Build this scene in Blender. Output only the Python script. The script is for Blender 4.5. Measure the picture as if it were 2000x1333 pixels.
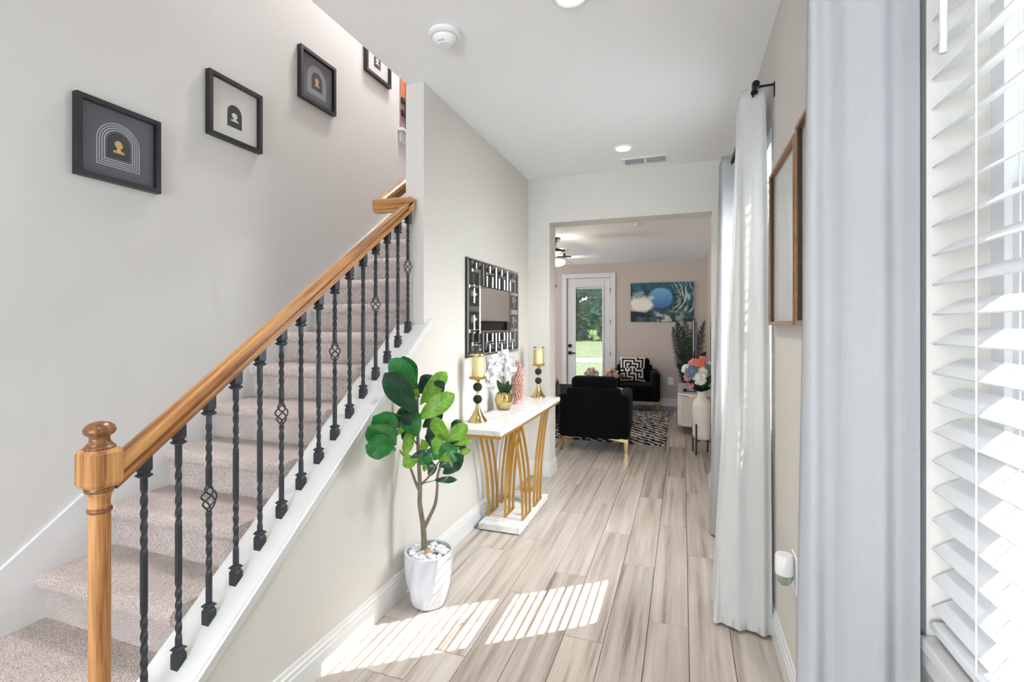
import bpy, bmesh, math, random
from mathutils import Vector, Matrix, noise as mnoise

for o in list(bpy.data.objects):
    bpy.data.objects.remove(o)
scene = bpy.context.scene
COL = scene.collection
random.seed(7)
PI = math.pi

# ------------------------------------------------------------------ camera
FPX, CXP, CYP, CAMH = 950.0, 1000.0, 637.0, 1.38
YAW = math.atan2(334.0, FPX)
SA, CA = math.sin(YAW), math.cos(YAW)
cd = bpy.data.cameras.new('camera')
cam = bpy.data.objects.new('camera', cd)
COL.objects.link(cam)
cam.location = (0, 0, CAMH)
cam.rotation_euler = (PI / 2, 0, YAW)
cd.sensor_width = 36.0
cd.lens = 36.0 * FPX / 2000.0
cd.shift_y = -29.5 / 2000.0
cd.clip_start = 0.02
cd.clip_end = 300
scene.camera = cam

# ------------------------------------------------------------------ light
w = bpy.data.worlds.new('sky')
scene.world = w
w.use_nodes = True
bg = w.node_tree.nodes['Background']
bg.inputs[0].default_value = (0.84, 0.92, 1.0, 1)
bg.inputs[1].default_value = 1.0

sd = bpy.data.lights.new('sun', 'SUN')
sd.energy = 12.0
sd.angle = math.radians(0.25)
sd.color = (1.0, 0.95, 0.87)
sun = bpy.data.objects.new('sun', sd)
COL.objects.link(sun)
SUN_DIR = Vector((-1.0, -0.716, -1.177)).normalized()
sun.rotation_euler = SUN_DIR.to_track_quat('-Z', 'Y').to_euler()
sun.location = (8, 8, 10)

vs = scene.view_settings
vs.view_transform = 'Standard'
vs.look = 'None'
vs.exposure = 0.84
vs.gamma = 1.0
vs.use_curve_mapping = False
scene.cycles.max_bounces = 5
scene.cycles.diffuse_bounces = 3
scene.cycles.glossy_bounces = 3
scene.cycles.transmission_bounces = 6
scene.cycles.transparent_max_bounces = 12
scene.cycles.caustics_reflective = False
scene.cycles.caustics_refractive = False
scene.cycles.use_light_tree = False


XR_LAMP = 0.20


def lamp(name, kind, loc, energy, col=(1, 1, 1), size=0.1, rot=None, size_y=None, spread=None):
    d = bpy.data.lights.new(name, kind)
    d.energy = energy
    d.color = col
    if kind == 'AREA':
        d.size = size
        if size_y:
            d.shape = 'RECTANGLE'
            d.size_y = size_y
        else:
            d.shape = 'DISK'
        if spread:
            d.spread = spread
    else:
        d.shadow_soft_size = size
    o = bpy.data.objects.new(name, d)
    COL.objects.link(o)
    o.location = loc
    if rot:
        o.rotation_euler = rot
    return o


# soft area lamps; the entry and living room ones are added fill
lamp('entry_fill', 'AREA', (-0.93, -4.35, 1.15), 130, (0.85, 0.925, 1.0), 2.4, (PI / 2 + 0.5, 0, 0), 2.0)  # added behind the camera, tilted up to brighten the ceiling
lamp('window_daylight', 'AREA', (0.66, 2.94, 1.62), 95, (0.93, 0.965, 1.0), 0.9, (PI / 2 - 0.15, 0, PI / 2), 1.5)
lamp('living_fill', 'AREA', (-4.3, 6.9, 1.4), 37, (0.97, 0.96, 0.97), 2.6, (PI / 2, 0, -PI / 2), 1.9)  # added fill from the unseen side of the living room


# ------------------------------------------------------------------ helpers
def lin(r, g, b):
    f = lambda c: (c / 255 / 12.92) if c / 255 <= 0.04045 else ((c / 255 + 0.055) / 1.055) ** 2.4
    return (f(r), f(g), f(b), 1.0)


MATS = {}


def mat(name, col=None, rough=0.5, metal=0.0, bump=0.0, bscale=200.0, bstretch=(1, 1, 1), var=0.0, vscale=5.0,
        spec=0.5, emit=None, estr=0.0, sheen=0.0, coat=0.0, trans=0.0):
    m = bpy.data.materials.new(name)
    m.use_nodes = True
    nt = m.node_tree
    b = nt.nodes['Principled BSDF']
    c = col if col else (0.8, 0.8, 0.8, 1)
    b.inputs['Base Color'].default_value = c
    b.inputs['Roughness'].default_value = rough
    b.inputs['Metallic'].default_value = metal
    b.inputs['Specular IOR Level'].default_value = spec
    b.inputs['Sheen Weight'].default_value = sheen
    b.inputs['Coat Weight'].default_value = coat
    b.inputs['Transmission Weight'].default_value = trans
    if emit:
        b.inputs['Emission Color'].default_value = emit
        b.inputs['Emission Strength'].default_value = estr
    if bump or var:
        tc = nt.nodes.new('ShaderNodeTexCoord')
        mp = nt.nodes.new('ShaderNodeMapping')
        mp.inputs['Scale'].default_value = bstretch
        nt.links.new(tc.outputs['Object'], mp.inputs['Vector'])
    if bump:
        n = nt.nodes.new('ShaderNodeTexNoise')
        n.inputs['Scale'].default_value = bscale
        n.inputs['Detail'].default_value = 3
        nt.links.new(mp.outputs[0], n.inputs['Vector'])
        bp = nt.nodes.new('ShaderNodeBump')
        bp.inputs['Strength'].default_value = bump
        bp.inputs['Distance'].default_value = 0.004
        nt.links.new(n.outputs['Fac'], bp.inputs['Height'])
        nt.links.new(bp.outputs[0], b.inputs['Normal'])
    if var:
        n2 = nt.nodes.new('ShaderNodeTexNoise')
        n2.inputs['Scale'].default_value = vscale
        n2.inputs['Detail'].default_value = 4
        nt.links.new(mp.outputs[0], n2.inputs['Vector'])
        r = nt.nodes.new('ShaderNodeValToRGB')
        r.color_ramp.elements[0].position = 0.3
        r.color_ramp.elements[1].position = 0.7
        r.color_ramp.elements[0].color = tuple(x * (1 - var) for x in c[:3]) + (1,)
        r.color_ramp.elements[1].color = tuple(min(1, x * (1 + var)) for x in c[:3]) + (1,)
        nt.links.new(n2.outputs['Fac'], r.inputs[0])
        nt.links.new(r.outputs[0], b.inputs['Base Color'])
    MATS[name] = m
    return m


def ramp(nt, stops, src):
    r = nt.nodes.new('ShaderNodeValToRGB')
    e = r.color_ramp.elements
    while len(e) < len(stops):
        e.new(0.5)
    for i, (p, c) in enumerate(stops):
        e[i].position = p
        e[i].color = c
    nt.links.new(src, r.inputs[0])
    return r


def wood_mat(name, stops, scale_long, scale_cross, long_axis, rough=0.45, rnd=True, rot=0.0, wave=5.0, bump=0.15):
    """wood grain: stretched noise plus a distorted band pattern (cathedral grain) and fine pores"""
    m = bpy.data.materials.new(name)
    m.use_nodes = True
    nt = m.node_tree
    b = nt.nodes['Principled BSDF']
    b.inputs['Roughness'].default_value = rough
    tc = nt.nodes.new('ShaderNodeTexCoord')
    src = tc.outputs['Object']
    if rot:
        pr = nt.nodes.new('ShaderNodeMapping')
        pr.inputs['Rotation'].default_value = (rot, 0, 0)
        nt.links.new(src, pr.inputs['Vector'])
        src = pr.outputs[0]
    if rnd:
        oi = nt.nodes.new('ShaderNodeObjectInfo')
        mul = nt.nodes.new('ShaderNodeVectorMath')
        mul.operation = 'SCALE'
        cmb = nt.nodes.new('ShaderNodeCombineXYZ')
        for i in range(3):
            nt.links.new(oi.outputs['Random'], cmb.inputs[i])
        nt.links.new(cmb.outputs[0], mul.inputs[0])
        mul.inputs['Scale'].default_value = 37.0
        ad = nt.nodes.new('ShaderNodeVectorMath')
        ad.operation = 'ADD'
        nt.links.new(src, ad.inputs[0])
        nt.links.new(mul.outputs[0], ad.inputs[1])
        src = ad.outputs[0]
    sc = [scale_cross] * 3
    sc[long_axis] = scale_long
    mp = nt.nodes.new('ShaderNodeMapping')
    mp.inputs['Scale'].default_value = sc
    nt.links.new(src, mp.inputs['Vector'])
    n1 = nt.nodes.new('ShaderNodeTexNoise')
    n1.inputs['Scale'].default_value = 1.0
    n1.inputs['Detail'].default_value = 5
    n1.inputs['Roughness'].default_value = 0.6
    nt.links.new(mp.outputs[0], n1.inputs['Vector'])
    # rings: contour lines of a smooth noise
    n2 = nt.nodes.new('ShaderNodeTexNoise')
    n2.inputs['Scale'].default_value = 0.45
    n2.inputs['Detail'].default_value = 1
    nt.links.new(mp.outputs[0], n2.inputs['Vector'])
    mm = nt.nodes.new('ShaderNodeMath')
    mm.operation = 'MULTIPLY'
    mm.inputs[1].default_value = wave * 6.0
    nt.links.new(n2.outputs['Fac'], mm.inputs[0])
    sn = nt.nodes.new('ShaderNodeMath')
    sn.operation = 'SINE'
    nt.links.new(mm.outputs[0], sn.inputs[0])
    ma = nt.nodes.new('ShaderNodeMath')
    ma.operation = 'MULTIPLY_ADD'
    ma.inputs[1].default_value = 0.10
    nt.links.new(sn.outputs[0], ma.inputs[0])
    nt.links.new(n1.outputs['Fac'], ma.inputs[2])
    # fine pores
    mp3 = nt.nodes.new('ShaderNodeMapping')
    s3 = [scale_cross * 9] * 3
    s3[long_axis] = scale_long * 4
    mp3.inputs['Scale'].default_value = s3
    nt.links.new(src, mp3.inputs['Vector'])
    n3 = nt.nodes.new('ShaderNodeTexNoise')
    n3.inputs['Scale'].default_value = 1.0
    n3.inputs['Detail'].default_value = 2
    nt.links.new(mp3.outputs[0], n3.inputs['Vector'])
    mb = nt.nodes.new('ShaderNodeMath')
    mb.operation = 'MULTIPLY_ADD'
    mb.inputs[1].default_value = 0.22
    nt.links.new(n3.outputs['Fac'], mb.inputs[0])
    nt.links.new(ma.outputs[0], mb.inputs[2])
    r = ramp(nt, stops, mb.outputs[0])
    last = r.outputs[0]
    if rnd:
        hs = nt.nodes.new('ShaderNodeHueSaturation')
        mr = nt.nodes.new('ShaderNodeMapRange')
        mr.inputs['To Min'].default_value = 0.88
        mr.inputs['To Max'].default_value = 1.1
        nt.links.new(oi.outputs['Random'], mr.inputs[0])
        nt.links.new(mr.outputs[0], hs.inputs['Value'])
        nt.links.new(last, hs.inputs['Color'])
        last = hs.outputs[0]
    nt.links.new(last, b.inputs['Base Color'])
    bp = nt.nodes.new('ShaderNodeBump')
    bp.inputs['Strength'].default_value = bump
    bp.inputs['Distance'].default_value = 0.002
    nt.links.new(mb.outputs[0], bp.inputs['Height'])
    nt.links.new(bp.outputs[0], b.inputs['Normal'])
    MATS[name] = m
    return m


def glass_mat(name, tint=(1, 1, 1, 1), refl=0.9, rough=0.0, base=0.0):
    m = bpy.data.materials.new(name)
    m.use_nodes = True
    nt = m.node_tree
    nt.nodes.remove(nt.nodes['Principled BSDF'])
    out = nt.nodes['Material Output']
    t = nt.nodes.new('ShaderNodeBsdfTransparent')
    t.inputs[0].default_value = tint
    g = nt.nodes.new('ShaderNodeBsdfGlossy')
    g.inputs['Roughness'].default_value = rough
    lw = nt.nodes.new('ShaderNodeLayerWeight')
    lw.inputs[0].default_value = 0.5
    f = nt.nodes.new('ShaderNodeMath')
    f.operation = 'POWER'
    f.inputs[1].default_value = 5.0
    nt.links.new(lw.outputs['Facing'], f.inputs[0])
    mu = nt.nodes.new('ShaderNodeMath')
    mu.operation = 'MULTIPLY_ADD'
    mu.inputs[1].default_value = refl
    mu.inputs[2].default_value = 0.03 + base
    mu.use_clamp = True
    nt.links.new(f.outputs[0], mu.inputs[0])
    mx = nt.nodes.new('ShaderNodeMixShader')
    nt.links.new(mu.outputs[0], mx.inputs[0])
    nt.links.new(t.outputs[0], mx.inputs[1])
    nt.links.new(g.outputs[0], mx.inputs[2])
    nt.links.new(mx.outputs[0], out.inputs[0])
    MATS[name] = m
    return m


def cloth_mat(name, col, transl=0.45, wx=900, wz=900, rough=1.0, bump=0.10):
    """woven translucent cloth"""
    m = bpy.data.materials.new(name)
    m.use_nodes = True
    nt = m.node_tree
    nt.nodes.remove(nt.nodes['Principled BSDF'])
    out = nt.nodes['Material Output']
    tc = nt.nodes.new('ShaderNodeTexCoord')
    hs = []
    for s in ((wx * .4, wx * .4, 14), (12, 12, wz * .4)):
        mp = nt.nodes.new('ShaderNodeMapping')
        mp.inputs['Scale'].default_value = s
        nt.links.new(tc.outputs['Object'], mp.inputs['Vector'])
        n = nt.nodes.new('ShaderNodeTexNoise')
        n.inputs['Scale'].default_value = 1.0
        n.inputs['Detail'].default_value = 2
        nt.links.new(mp.outputs[0], n.inputs['Vector'])
        hs.append(n)
    ad = nt.nodes.new('ShaderNodeMath')
    ad.operation = 'ADD'
    nt.links.new(hs[0].outputs['Fac'], ad.inputs[0])
    nt.links.new(hs[1].outputs['Fac'], ad.inputs[1])
    bp = nt.nodes.new('ShaderNodeBump')
    bp.inputs['Strength'].default_value = bump
    bp.inputs['Distance'].default_value = 0.002
    nt.links.new(ad.outputs[0], bp.inputs['Height'])
    half = nt.nodes.new('ShaderNodeMath')
    half.operation = 'MULTIPLY'
    half.inputs[1].default_value = 0.5
    nt.links.new(ad.outputs[0], half.inputs[0])
    cr = ramp(nt, [(0.35, tuple(x * .965 for x in col[:3]) + (1,)), (0.65, col)], half.outputs[0])
    d = nt.nodes.new('ShaderNodeBsdfDiffuse')
    t = nt.nodes.new('ShaderNodeBsdfTranslucent')
    for n in (d, t):
        nt.links.new(cr.outputs[0], n.inputs[0])
        nt.links.new(bp.outputs[0], n.inputs['Normal'])
    mx = nt.nodes.new('ShaderNodeMixShader')
    mx.inputs[0].default_value = transl
    nt.links.new(d.outputs[0], mx.inputs[1])
    nt.links.new(t.outputs[0], mx.inputs[2])
    nt.links.new(mx.outputs[0], out.inputs[0])
    MATS[name] = m
    return m


def vcol_mat(name, rough=0.6, spec=0.3, sheen=0.0, bump=0.0, bscale=300):
    m = mat(name, None, rough, spec=spec, sheen=sheen, bump=bump, bscale=bscale)
    nt = m.node_tree
    a = nt.nodes.new('ShaderNodeVertexColor')
    a.layer_name = 'Col'
    nt.links.new(a.outputs[0], nt.nodes['Principled BSDF'].inputs['Base Color'])
    return m


def new():
    return bmesh.new()


def wloc(o):
    v = Vector((0, 0, 0))
    while o is not None:
        v += o.location
        o = o.parent
    return v


def obj(name, bm, m, parent=None, smooth=False, local=False, origin=None):
    """links a bmesh given in world coordinates (or local=True) as ONE mesh object"""
    bmesh.ops.recalc_face_normals(bm, faces=bm.faces[:])
    off = Vector((0, 0, 0))
    if parent is not None and not local:
        off = wloc(parent)
    if origin is not None:
        o_ = Vector(origin)
        bmesh.ops.translate(bm, verts=bm.verts[:], vec=-o_)
        loc = o_ - off
    else:
        if off.length:
            bmesh.ops.translate(bm, verts=bm.verts[:], vec=-off)
        loc = Vector((0, 0, 0))
    me = bpy.data.meshes.new(name)
    bm.to_mesh(me)
    bm.free()
    if smooth:
        for p in me.polygons:
            p.use_smooth = True
        if smooth is not True:
            try:
                me.set_sharp_from_angle(angle=math.radians(smooth))
            except Exception:
                pass
    me.materials.append(MATS[m] if isinstance(m, str) else m)
    o = bpy.data.objects.new(name, me)
    COL.objects.link(o)
    o.location = loc
    if parent is not None:
        o.parent = parent
    return o


def tag(o, label=None, cat=None, group=None, kind=None):
    if label:
        o['label'] = label
    if cat:
        o['category'] = cat
    if group:
        o['group'] = group
    if kind:
        o['kind'] = kind
    return o


def thing(name, label, cat, loc, rz=0.0, group=None, kind=None):
    o = bpy.data.objects.new(name, None)
    COL.objects.link(o)
    o.empty_display_size = 0.05
    o.location = loc
    o.rotation_euler = (0, 0, rz)
    return tag(o, label, cat, group, kind)


def struct(name, bm, m, label=None, smooth=False):
    return tag(obj(name, bm, m, smooth=smooth), label, None, None, 'structure')


def copy_tree(o, parent=None):
    c = o.copy()
    COL.objects.link(c)
    c.parent = parent
    for ch in list(o.children):
        copy_tree(ch, c)
    return c


def box(bm, lo, hi):
    x0, y0, z0 = lo
    x1, y1, z1 = hi
    v = [bm.verts.new(p) for p in ((x0, y0, z0), (x1, y0, z0), (x1, y1, z0), (x0, y1, z0),
                                   (x0, y0, z1), (x1, y0, z1), (x1, y1, z1), (x0, y1, z1))]
    for f in ((0, 3, 2, 1), (4, 5, 6, 7), (0, 1, 5, 4), (1, 2, 6, 5), (2, 3, 7, 6), (3, 0, 4, 7)):
        bm.faces.new([v[i] for i in f])
    return v


def rbox(bm, lo, hi, b=0.003, seg=1):
    v = box(bm, lo, hi)
    e = list({e for q in v for e in q.link_edges})
    bmesh.ops.bevel(bm, geom=e, offset=b, segments=seg, profile=0.5, affect='EDGES')


def lathe(bm, prof, c=(0, 0, 0), n=24, tw=None):
    rings = []
    for (r, z) in prof:
        if r < 1e-5:
            rings.append([bm.verts.new((c[0], c[1], c[2] + z))])
        else:
            rings.append([bm.verts.new((c[0] + r * math.cos(2 * PI * i / n), c[1] + r * math.sin(2 * PI * i / n), c[2] + z)) for i in range(n)])
    for a, b in zip(rings[:-1], rings[1:]):
        if len(a) == 1 and len(b) == 1:
            continue
        for i in range(n):
            j = (i + 1) % n
            if len(a) == 1:
                bm.faces.new((a[0], b[i], b[j]))
            elif len(b) == 1:
                bm.faces.new((a[i], b[0], a[j]))
            else:
                bm.faces.new((a[i], b[i], b[j], a[j]))
    for ring in (rings[0], rings[-1]):
        if len(ring) > 2:
            bm.faces.new(ring)
    return rings


def tube(bm, pts, r, n=8, cap=True, up=None):
    pts = [Vector(p) for p in pts]
    rs = r if isinstance(r, (list, tuple)) else [r] * len(pts)
    rings = []
    prev = None
    for i, p in enumerate(pts):
        t = (pts[min(i + 1, len(pts) - 1)] - pts[max(i - 1, 0)]).normalized()
        if prev is None:
            a = Vector((0, 0, 1)) if abs(t.z) < 0.9 else Vector((1, 0, 0))
            u = t.cross(a).normalized()
        else:
            u = (prev - t * prev.dot(t)).normalized()
        prev = u
        v = t.cross(u)
        rings.append([bm.verts.new(p + rs[i] * (u * math.cos(2 * PI * k / n) + v * math.sin(2 * PI * k / n))) for k in range(n)])
    for a, b in zip(rings[:-1], rings[1:]):
        for i in range(n):
            j = (i + 1) % n
            bm.faces.new((a[i], a[j], b[j], b[i]))
    if cap:
        bm.faces.new(rings[0])
        bm.faces.new(rings[-1])


def loft(bm, sections, close=True, caps=True):
    """sections: lists of points with equal count, each a closed loop"""
    rings = [[bm.verts.new(p) for p in s] for s in sections]
    n = len(rings[0])
    for a, b in zip(rings[:-1], rings[1:]):
        for i in range(n if close else n - 1):
            j = (i + 1) % n
            bm.faces.new((a[i], a[j], b[j], b[i]))
    if caps and close:
        bm.faces.new(rings[0])
        bm.faces.new(rings[-1])


def prism(bm, pts, axis, a, b):
    """polygon of 2-D points extruded along an axis (0: points are y,z; 1: x,z; 2: x,y)"""
    def mk(p, t):
        return (t, p[0], p[1]) if axis == 0 else ((p[0], t, p[1]) if axis == 1 else (p[0], p[1], t))
    loft(bm, [[mk(p, a) for p in pts], [mk(p, b) for p in pts]])


def ball(bm, c, r, sub=2, sc=(1, 1, 1), jit=0.0):
    res = bmesh.ops.create_icosphere(bm, subdivisions=sub, radius=1.0)
    for v in res['verts']:
        k = 1 + (random.uniform(-jit, jit) if jit else 0)
        v.co = Vector((c[0] + v.co.x * r * sc[0] * k, c[1] + v.co.y * r * sc[1] * k, c[2] + v.co.z * r * sc[2] * k))
    return res['verts']


def P(u, v, d):
    """a point of the place at depth d along the view of pixel u, v (a way of measuring positions)"""
    xc = (u - CXP) / FPX * d
    return Vector((xc * CA - d * SA, xc * SA + d * CA, CAMH - (v - CYP) / FPX * d))


CAMX = Vector((CA, SA, 0))
CAMD = Vector((-SA, CA, 0))


def color_sheet(name, origin, ux, uy, nx, ny, fn, m, parent, thick=0.0):
    """flat printed sheet: a grid of faces with one printed colour each"""
    o0, ux, uy = Vector(origin), Vector(ux), Vector(uy)
    off = wloc(parent) if parent else Vector((0, 0, 0))
    vs_ = [tuple(o0 + ux * (i / nx) + uy * (j / ny) - off) for j in range(ny + 1) for i in range(nx + 1)]
    fs = [(j * (nx + 1) + i, j * (nx + 1) + i + 1, (j + 1) * (nx + 1) + i + 1, (j + 1) * (nx + 1) + i) for j in range(ny) for i in range(nx)]
    me = bpy.data.meshes.new(name)
    me.from_pydata(vs_, [], fs)
    ca = me.color_attributes.new('Col', 'FLOAT_COLOR', 'CORNER')
    k = 0
    for j in range(ny):
        for i in range(nx):
            for (di, dj) in ((0, 0), (1, 0), (1, 1), (0, 1)):
                ca.data[k].color = fn((i + di) / nx, (j + dj) / ny) if fn.__name__.startswith('smooth') else fn((i + .5) / nx, (j + .5) / ny)
                k += 1
    me.materials.append(MATS[m])
    o = bpy.data.objects.new(name, me)
    COL.objects.link(o)
    o.parent = parent
    return o


# ------------------------------------------------------------------ materials
mat('wall_paint', lin(214, 210, 203), 0.85, spec=0.25)
mat('living_paint', lin(200, 187, 177), 0.85, spec=0.25)
mat('wall_paint_lit', lin(216, 214, 211), 0.85, spec=0.25)  # same wall paint, lighter and cooler to put light into the stair well
mat('ceiling_paint', lin(247, 247, 248), 0.9, spec=0.2)
mat('trim_white', lin(223, 223, 222), 0.42, spec=0.4)
mat('subfloor', lin(70, 60, 52), 0.8)
mat('black_iron', lin(58, 62, 68), 0.42, metal=0.5, bump=0.1, bscale=300)
mat('black_frame', lin(24, 24, 28), 0.38)
mat('mat_white', lin(238, 237, 233), 0.8)
mat('print_grey', lin(100, 103, 112), 0.7)  # grey lifted to carry the reflection on the glass
mat('print_dark', lin(62, 65, 67), 0.7)  # dark tone lifted too for the glass reflection
mat('print_line', lin(226, 228, 230), 0.7)
mat('gold_print', lin(220, 178, 116), 0.5, var=0.25, vscale=60)
mat('gold', lin(205, 156, 70), 0.28, metal=0.85, bump=0.03, bscale=60)
mat('gold_bright', lin(206, 180, 124), 0.14, metal=1.0)
mat('gold_paint', lin(192, 146, 72), 0.38, metal=0.55)
mat('bronze', lin(158, 118, 82), 0.35, metal=0.6, var=0.2, vscale=30)
mat('bronze_dark', lin(46, 36, 30), 0.5)
mat('mirror', (0.86, 0.87, 0.87, 1), 0.02, metal=1.0)
mat('mirror_strip', (0.42, 0.44, 0.44, 1), 0.08, metal=1.0)
mat('mirror_black', lin(22, 24, 24), 0.2)
mat('black_ball', lin(34, 35, 38), 0.85, bump=0.5, bscale=220)
mat('candle_wax', lin(244, 226, 178), 0.6)
mat('ceramic_white', lin(200, 203, 210), 0.45, bump=0.15, bscale=180)
mat('pebble_white', lin(228, 228, 228), 0.75, var=0.12, vscale=40)
mat('pebble_tan', lin(176, 140, 104), 0.7, var=0.2, vscale=60)
mat('bark', lin(116, 107, 92), 0.85, bump=0.8, bscale=90, bstretch=(1, 1, .3), var=0.3, vscale=40)
mat('pink_ceramic', lin(206, 160, 148), 0.4, var=0.2, vscale=80)
mat('pink_core', lin(122, 82, 74), 0.6)
mat('petal_white', lin(246, 246, 248), 0.7)
mat('orchid_leaf', lin(40, 70, 44), 0.4)
mat('velvet_black', lin(11, 12, 16), 0.9, spec=0.12, sheen=0.04, bump=0.1, bscale=300)
mat('fan_black', lin(26, 24, 24), 0.45, metal=0.3)
mat('fan_blade', lin(210, 214, 218), 0.5)
mat('lamp_glass', lin(255, 246, 228), 0.4, emit=(1.0, 0.9, 0.74, 1), estr=1.6)
mat('downlight_glow', lin(255, 250, 240), 0.4, emit=(1.0, 0.95, 0.86, 1), estr=3.0)
mat('plastic_white', lin(240, 240, 240), 0.4)
mat('plastic_clear', lin(190, 200, 186), 0.15, trans=0.6)
mat('vent_white', lin(228, 230, 232), 0.5)
mat('slot_dark', lin(150, 154, 157), 0.8)
mat('blind_white', lin(240, 241, 243), 0.42, spec=0.4)
mat('cord_white', lin(240, 240, 240), 0.7)
mat('vinyl_white', lin(240, 242, 244), 0.35)
mat('black_metal', lin(24, 24, 26), 0.4, metal=0.5)
mat('cream_lacquer', lin(226, 216, 204), 0.4)
mat('vase_cream', lin(228, 220, 208), 0.75, bump=0.6, bscale=60)
mat('screen_black', lin(12, 13, 16), 0.12)
mat('tv_grey', lin(70, 74, 84), 0.35)
mat('cushion_white', lin(232, 230, 228), 0.9, bump=0.3, bscale=300)
mat('throw_cream', lin(222, 210, 196), 0.95, bump=0.7, bscale=120, sheen=0.3)
mat('hydrangea_pink', lin(228, 140, 150), 0.8, var=0.2, vscale=60)
mat('hydrangea_coral', lin(236, 128, 92), 0.8, var=0.2, vscale=60)
mat('hydrangea_blue', lin(108, 138, 156), 0.8, var=0.2, vscale=60)
mat('hydrangea_white', lin(240, 236, 226), 0.8, var=0.1, vscale=60)
mat('flower_beige', lin(206, 184, 164), 0.8, var=0.2, vscale=50)
mat('flower_blush', lin(222, 188, 176), 0.8, var=0.2, vscale=50)
mat('leaf_palm', lin(34, 58, 44), 0.55, var=0.3, vscale=20)
mat('leaf_deep', lin(30, 62, 40), 0.5, var=0.3, vscale=20)
mat('grass', lin(78, 92, 56), 0.95, var=0.25, vscale=1.5)
mat('concrete', lin(150, 149, 146), 0.9, var=0.08, vscale=2)
mat('tree_leaf', lin(84, 134, 104), 0.8, var=0.4, vscale=2)
mat('tree_leaf_pale', lin(150, 176, 108), 0.8, var=0.3, vscale=3)
mat('autumn_print', lin(188, 104, 62), 0.6, var=0.3, vscale=8)
mat('dusk_print', lin(146, 120, 122), 0.6, var=0.2, vscale=8)
mat('screen_off', lin(52, 54, 58), 0.3)
mat('pic_print', lin(212, 212, 208), 0.8, var=0.1, vscale=3)  # pale tone stands in for the curtain mirrored in the glass
glass_mat('window_glass', (0.97, 0.98, 0.98, 1), 0.6)
glass_mat('frame_glass', (0.98, 0.98, 0.98, 1), 0.6, base=-0.015)
glass_mat('cup_glass', (0.95, 0.93, 0.86, 1), 1.0)
cloth_mat('curtain', (0.555, 0.562, 0.57, 1), 0.36)
cloth_mat('curtain_cream', (0.87, 0.87, 0.85, 1), 0.42)
OAK = [(0.40, lin(104, 64, 32)), (0.52, lin(158, 106, 58)), (0.64, lin(186, 134, 80)), (0.82, lin(204, 156, 102))]
wood_mat('oak', OAK, 2.2, 60.0, 1, rough=0.36, rnd=False, rot=-math.atan(0.712), wave=1.0)
wood_mat('oak_vertical', OAK, 2.2, 60.0, 2, rough=0.34, rnd=False, wave=1.0)
wood_mat('oak_cross', OAK, 2.2, 60.0, 0, rough=0.34, rnd=False, wave=1.0)
wood_mat('oak_dark', [(0.34, lin(70, 42, 24)), (0.55, lin(116, 74, 42)), (0.75, lin(146, 100, 62))], 2.2, 60.0, 2, rough=0.26, rnd=False, wave=1.0)
wood_mat('plank', [(0.33, lin(112, 101, 92)), (0.46, lin(156, 145, 135)), (0.60, lin(182, 171, 161)), (0.82, lin(200, 191, 182))],
         1.1, 26.0, 1, rough=0.42, wave=2.6, bump=0.1)


def marble(name):
    m = mat(name, None, 0.18)
    nt = m.node_tree
    tc = nt.nodes.new('ShaderNodeTexCoord')
    n = nt.nodes.new('ShaderNodeTexNoise')
    n.inputs['Scale'].default_value = 3.5
    n.inputs['Detail'].default_value = 7
    n.inputs['Distortion'].default_value = 2.2
    nt.links.new(tc.outputs['Object'], n.inputs['Vector'])
    r = ramp(nt, [(0.44, lin(240, 240, 240)), (0.5, lin(222, 219, 216)), (0.53, lin(242, 242, 242))], n.outputs['Fac'])
    nt.links.new(r.outputs[0], nt.nodes['Principled BSDF'].inputs['Base Color'])


marble('marble_white')


def carpet():
    m = bpy.data.materials.new('carpet')
    m.use_nodes = True
    nt = m.node_tree
    b = nt.nodes['Principled BSDF']
    b.inputs['Roughness'].default_value = 1.0
    b.inputs['Specular IOR Level'].default_value = 0.05
    b.inputs['Sheen Weight'].default_value = 0.15
    tc = nt.nodes.new('ShaderNodeTexCoord')
    v = nt.nodes.new('ShaderNodeTexVoronoi')
    v.inputs['Scale'].default_value = 210
    nt.links.new(tc.outputs['Object'], v.inputs['Vector'])
    n = nt.nodes.new('ShaderNodeTexNoise')
    n.inputs['Scale'].default_value = 230
    n.inputs['Detail'].default_value = 3
    nt.links.new(tc.outputs['Object'], n.inputs['Vector'])
    n2 = nt.nodes.new('ShaderNodeTexNoise')
    n2.inputs['Scale'].default_value = 9
    nt.links.new(tc.outputs['Object'], n2.inputs['Vector'])
    r = ramp(nt, [(0.30, lin(152, 134, 127)), (0.45, lin(212, 195, 187)), (0.60, lin(233, 218, 211)), (0.78, lin(245, 233, 227))], n.outputs['Fac'])
    r2 = ramp(nt, [(0.3, (0.86, 0.86, 0.86, 1)), (0.7, (1, 1, 1, 1))], n2.outputs['Fac'])
    mx = nt.nodes.new('ShaderNodeMix')
    mx.data_type = 'RGBA'
    mx.blend_type = 'MULTIPLY'
    mx.inputs[0].default_value = 1.0
    nt.links.new(r.outputs[0], mx.inputs[6])
    nt.links.new(r2.outputs[0], mx.inputs[7])
    nt.links.new(mx.outputs[2], b.inputs['Base Color'])
    ad = nt.nodes.new('ShaderNodeMath')
    ad.operation = 'ADD'
    nt.links.new(v.outputs['Distance'], ad.inputs[0])
    nt.links.new(n.outputs['Fac'], ad.inputs[1])
    bp = nt.nodes.new('ShaderNodeBump')
    bp.inputs['Strength'].default_value = 0.9
    bp.inputs['Distance'].default_value = 0.006
    nt.links.new(ad.outputs[0], bp.inputs['Height'])
    nt.links.new(bp.outputs[0], b.inputs['Normal'])
    MATS['carpet'] = m


carpet()


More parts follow.
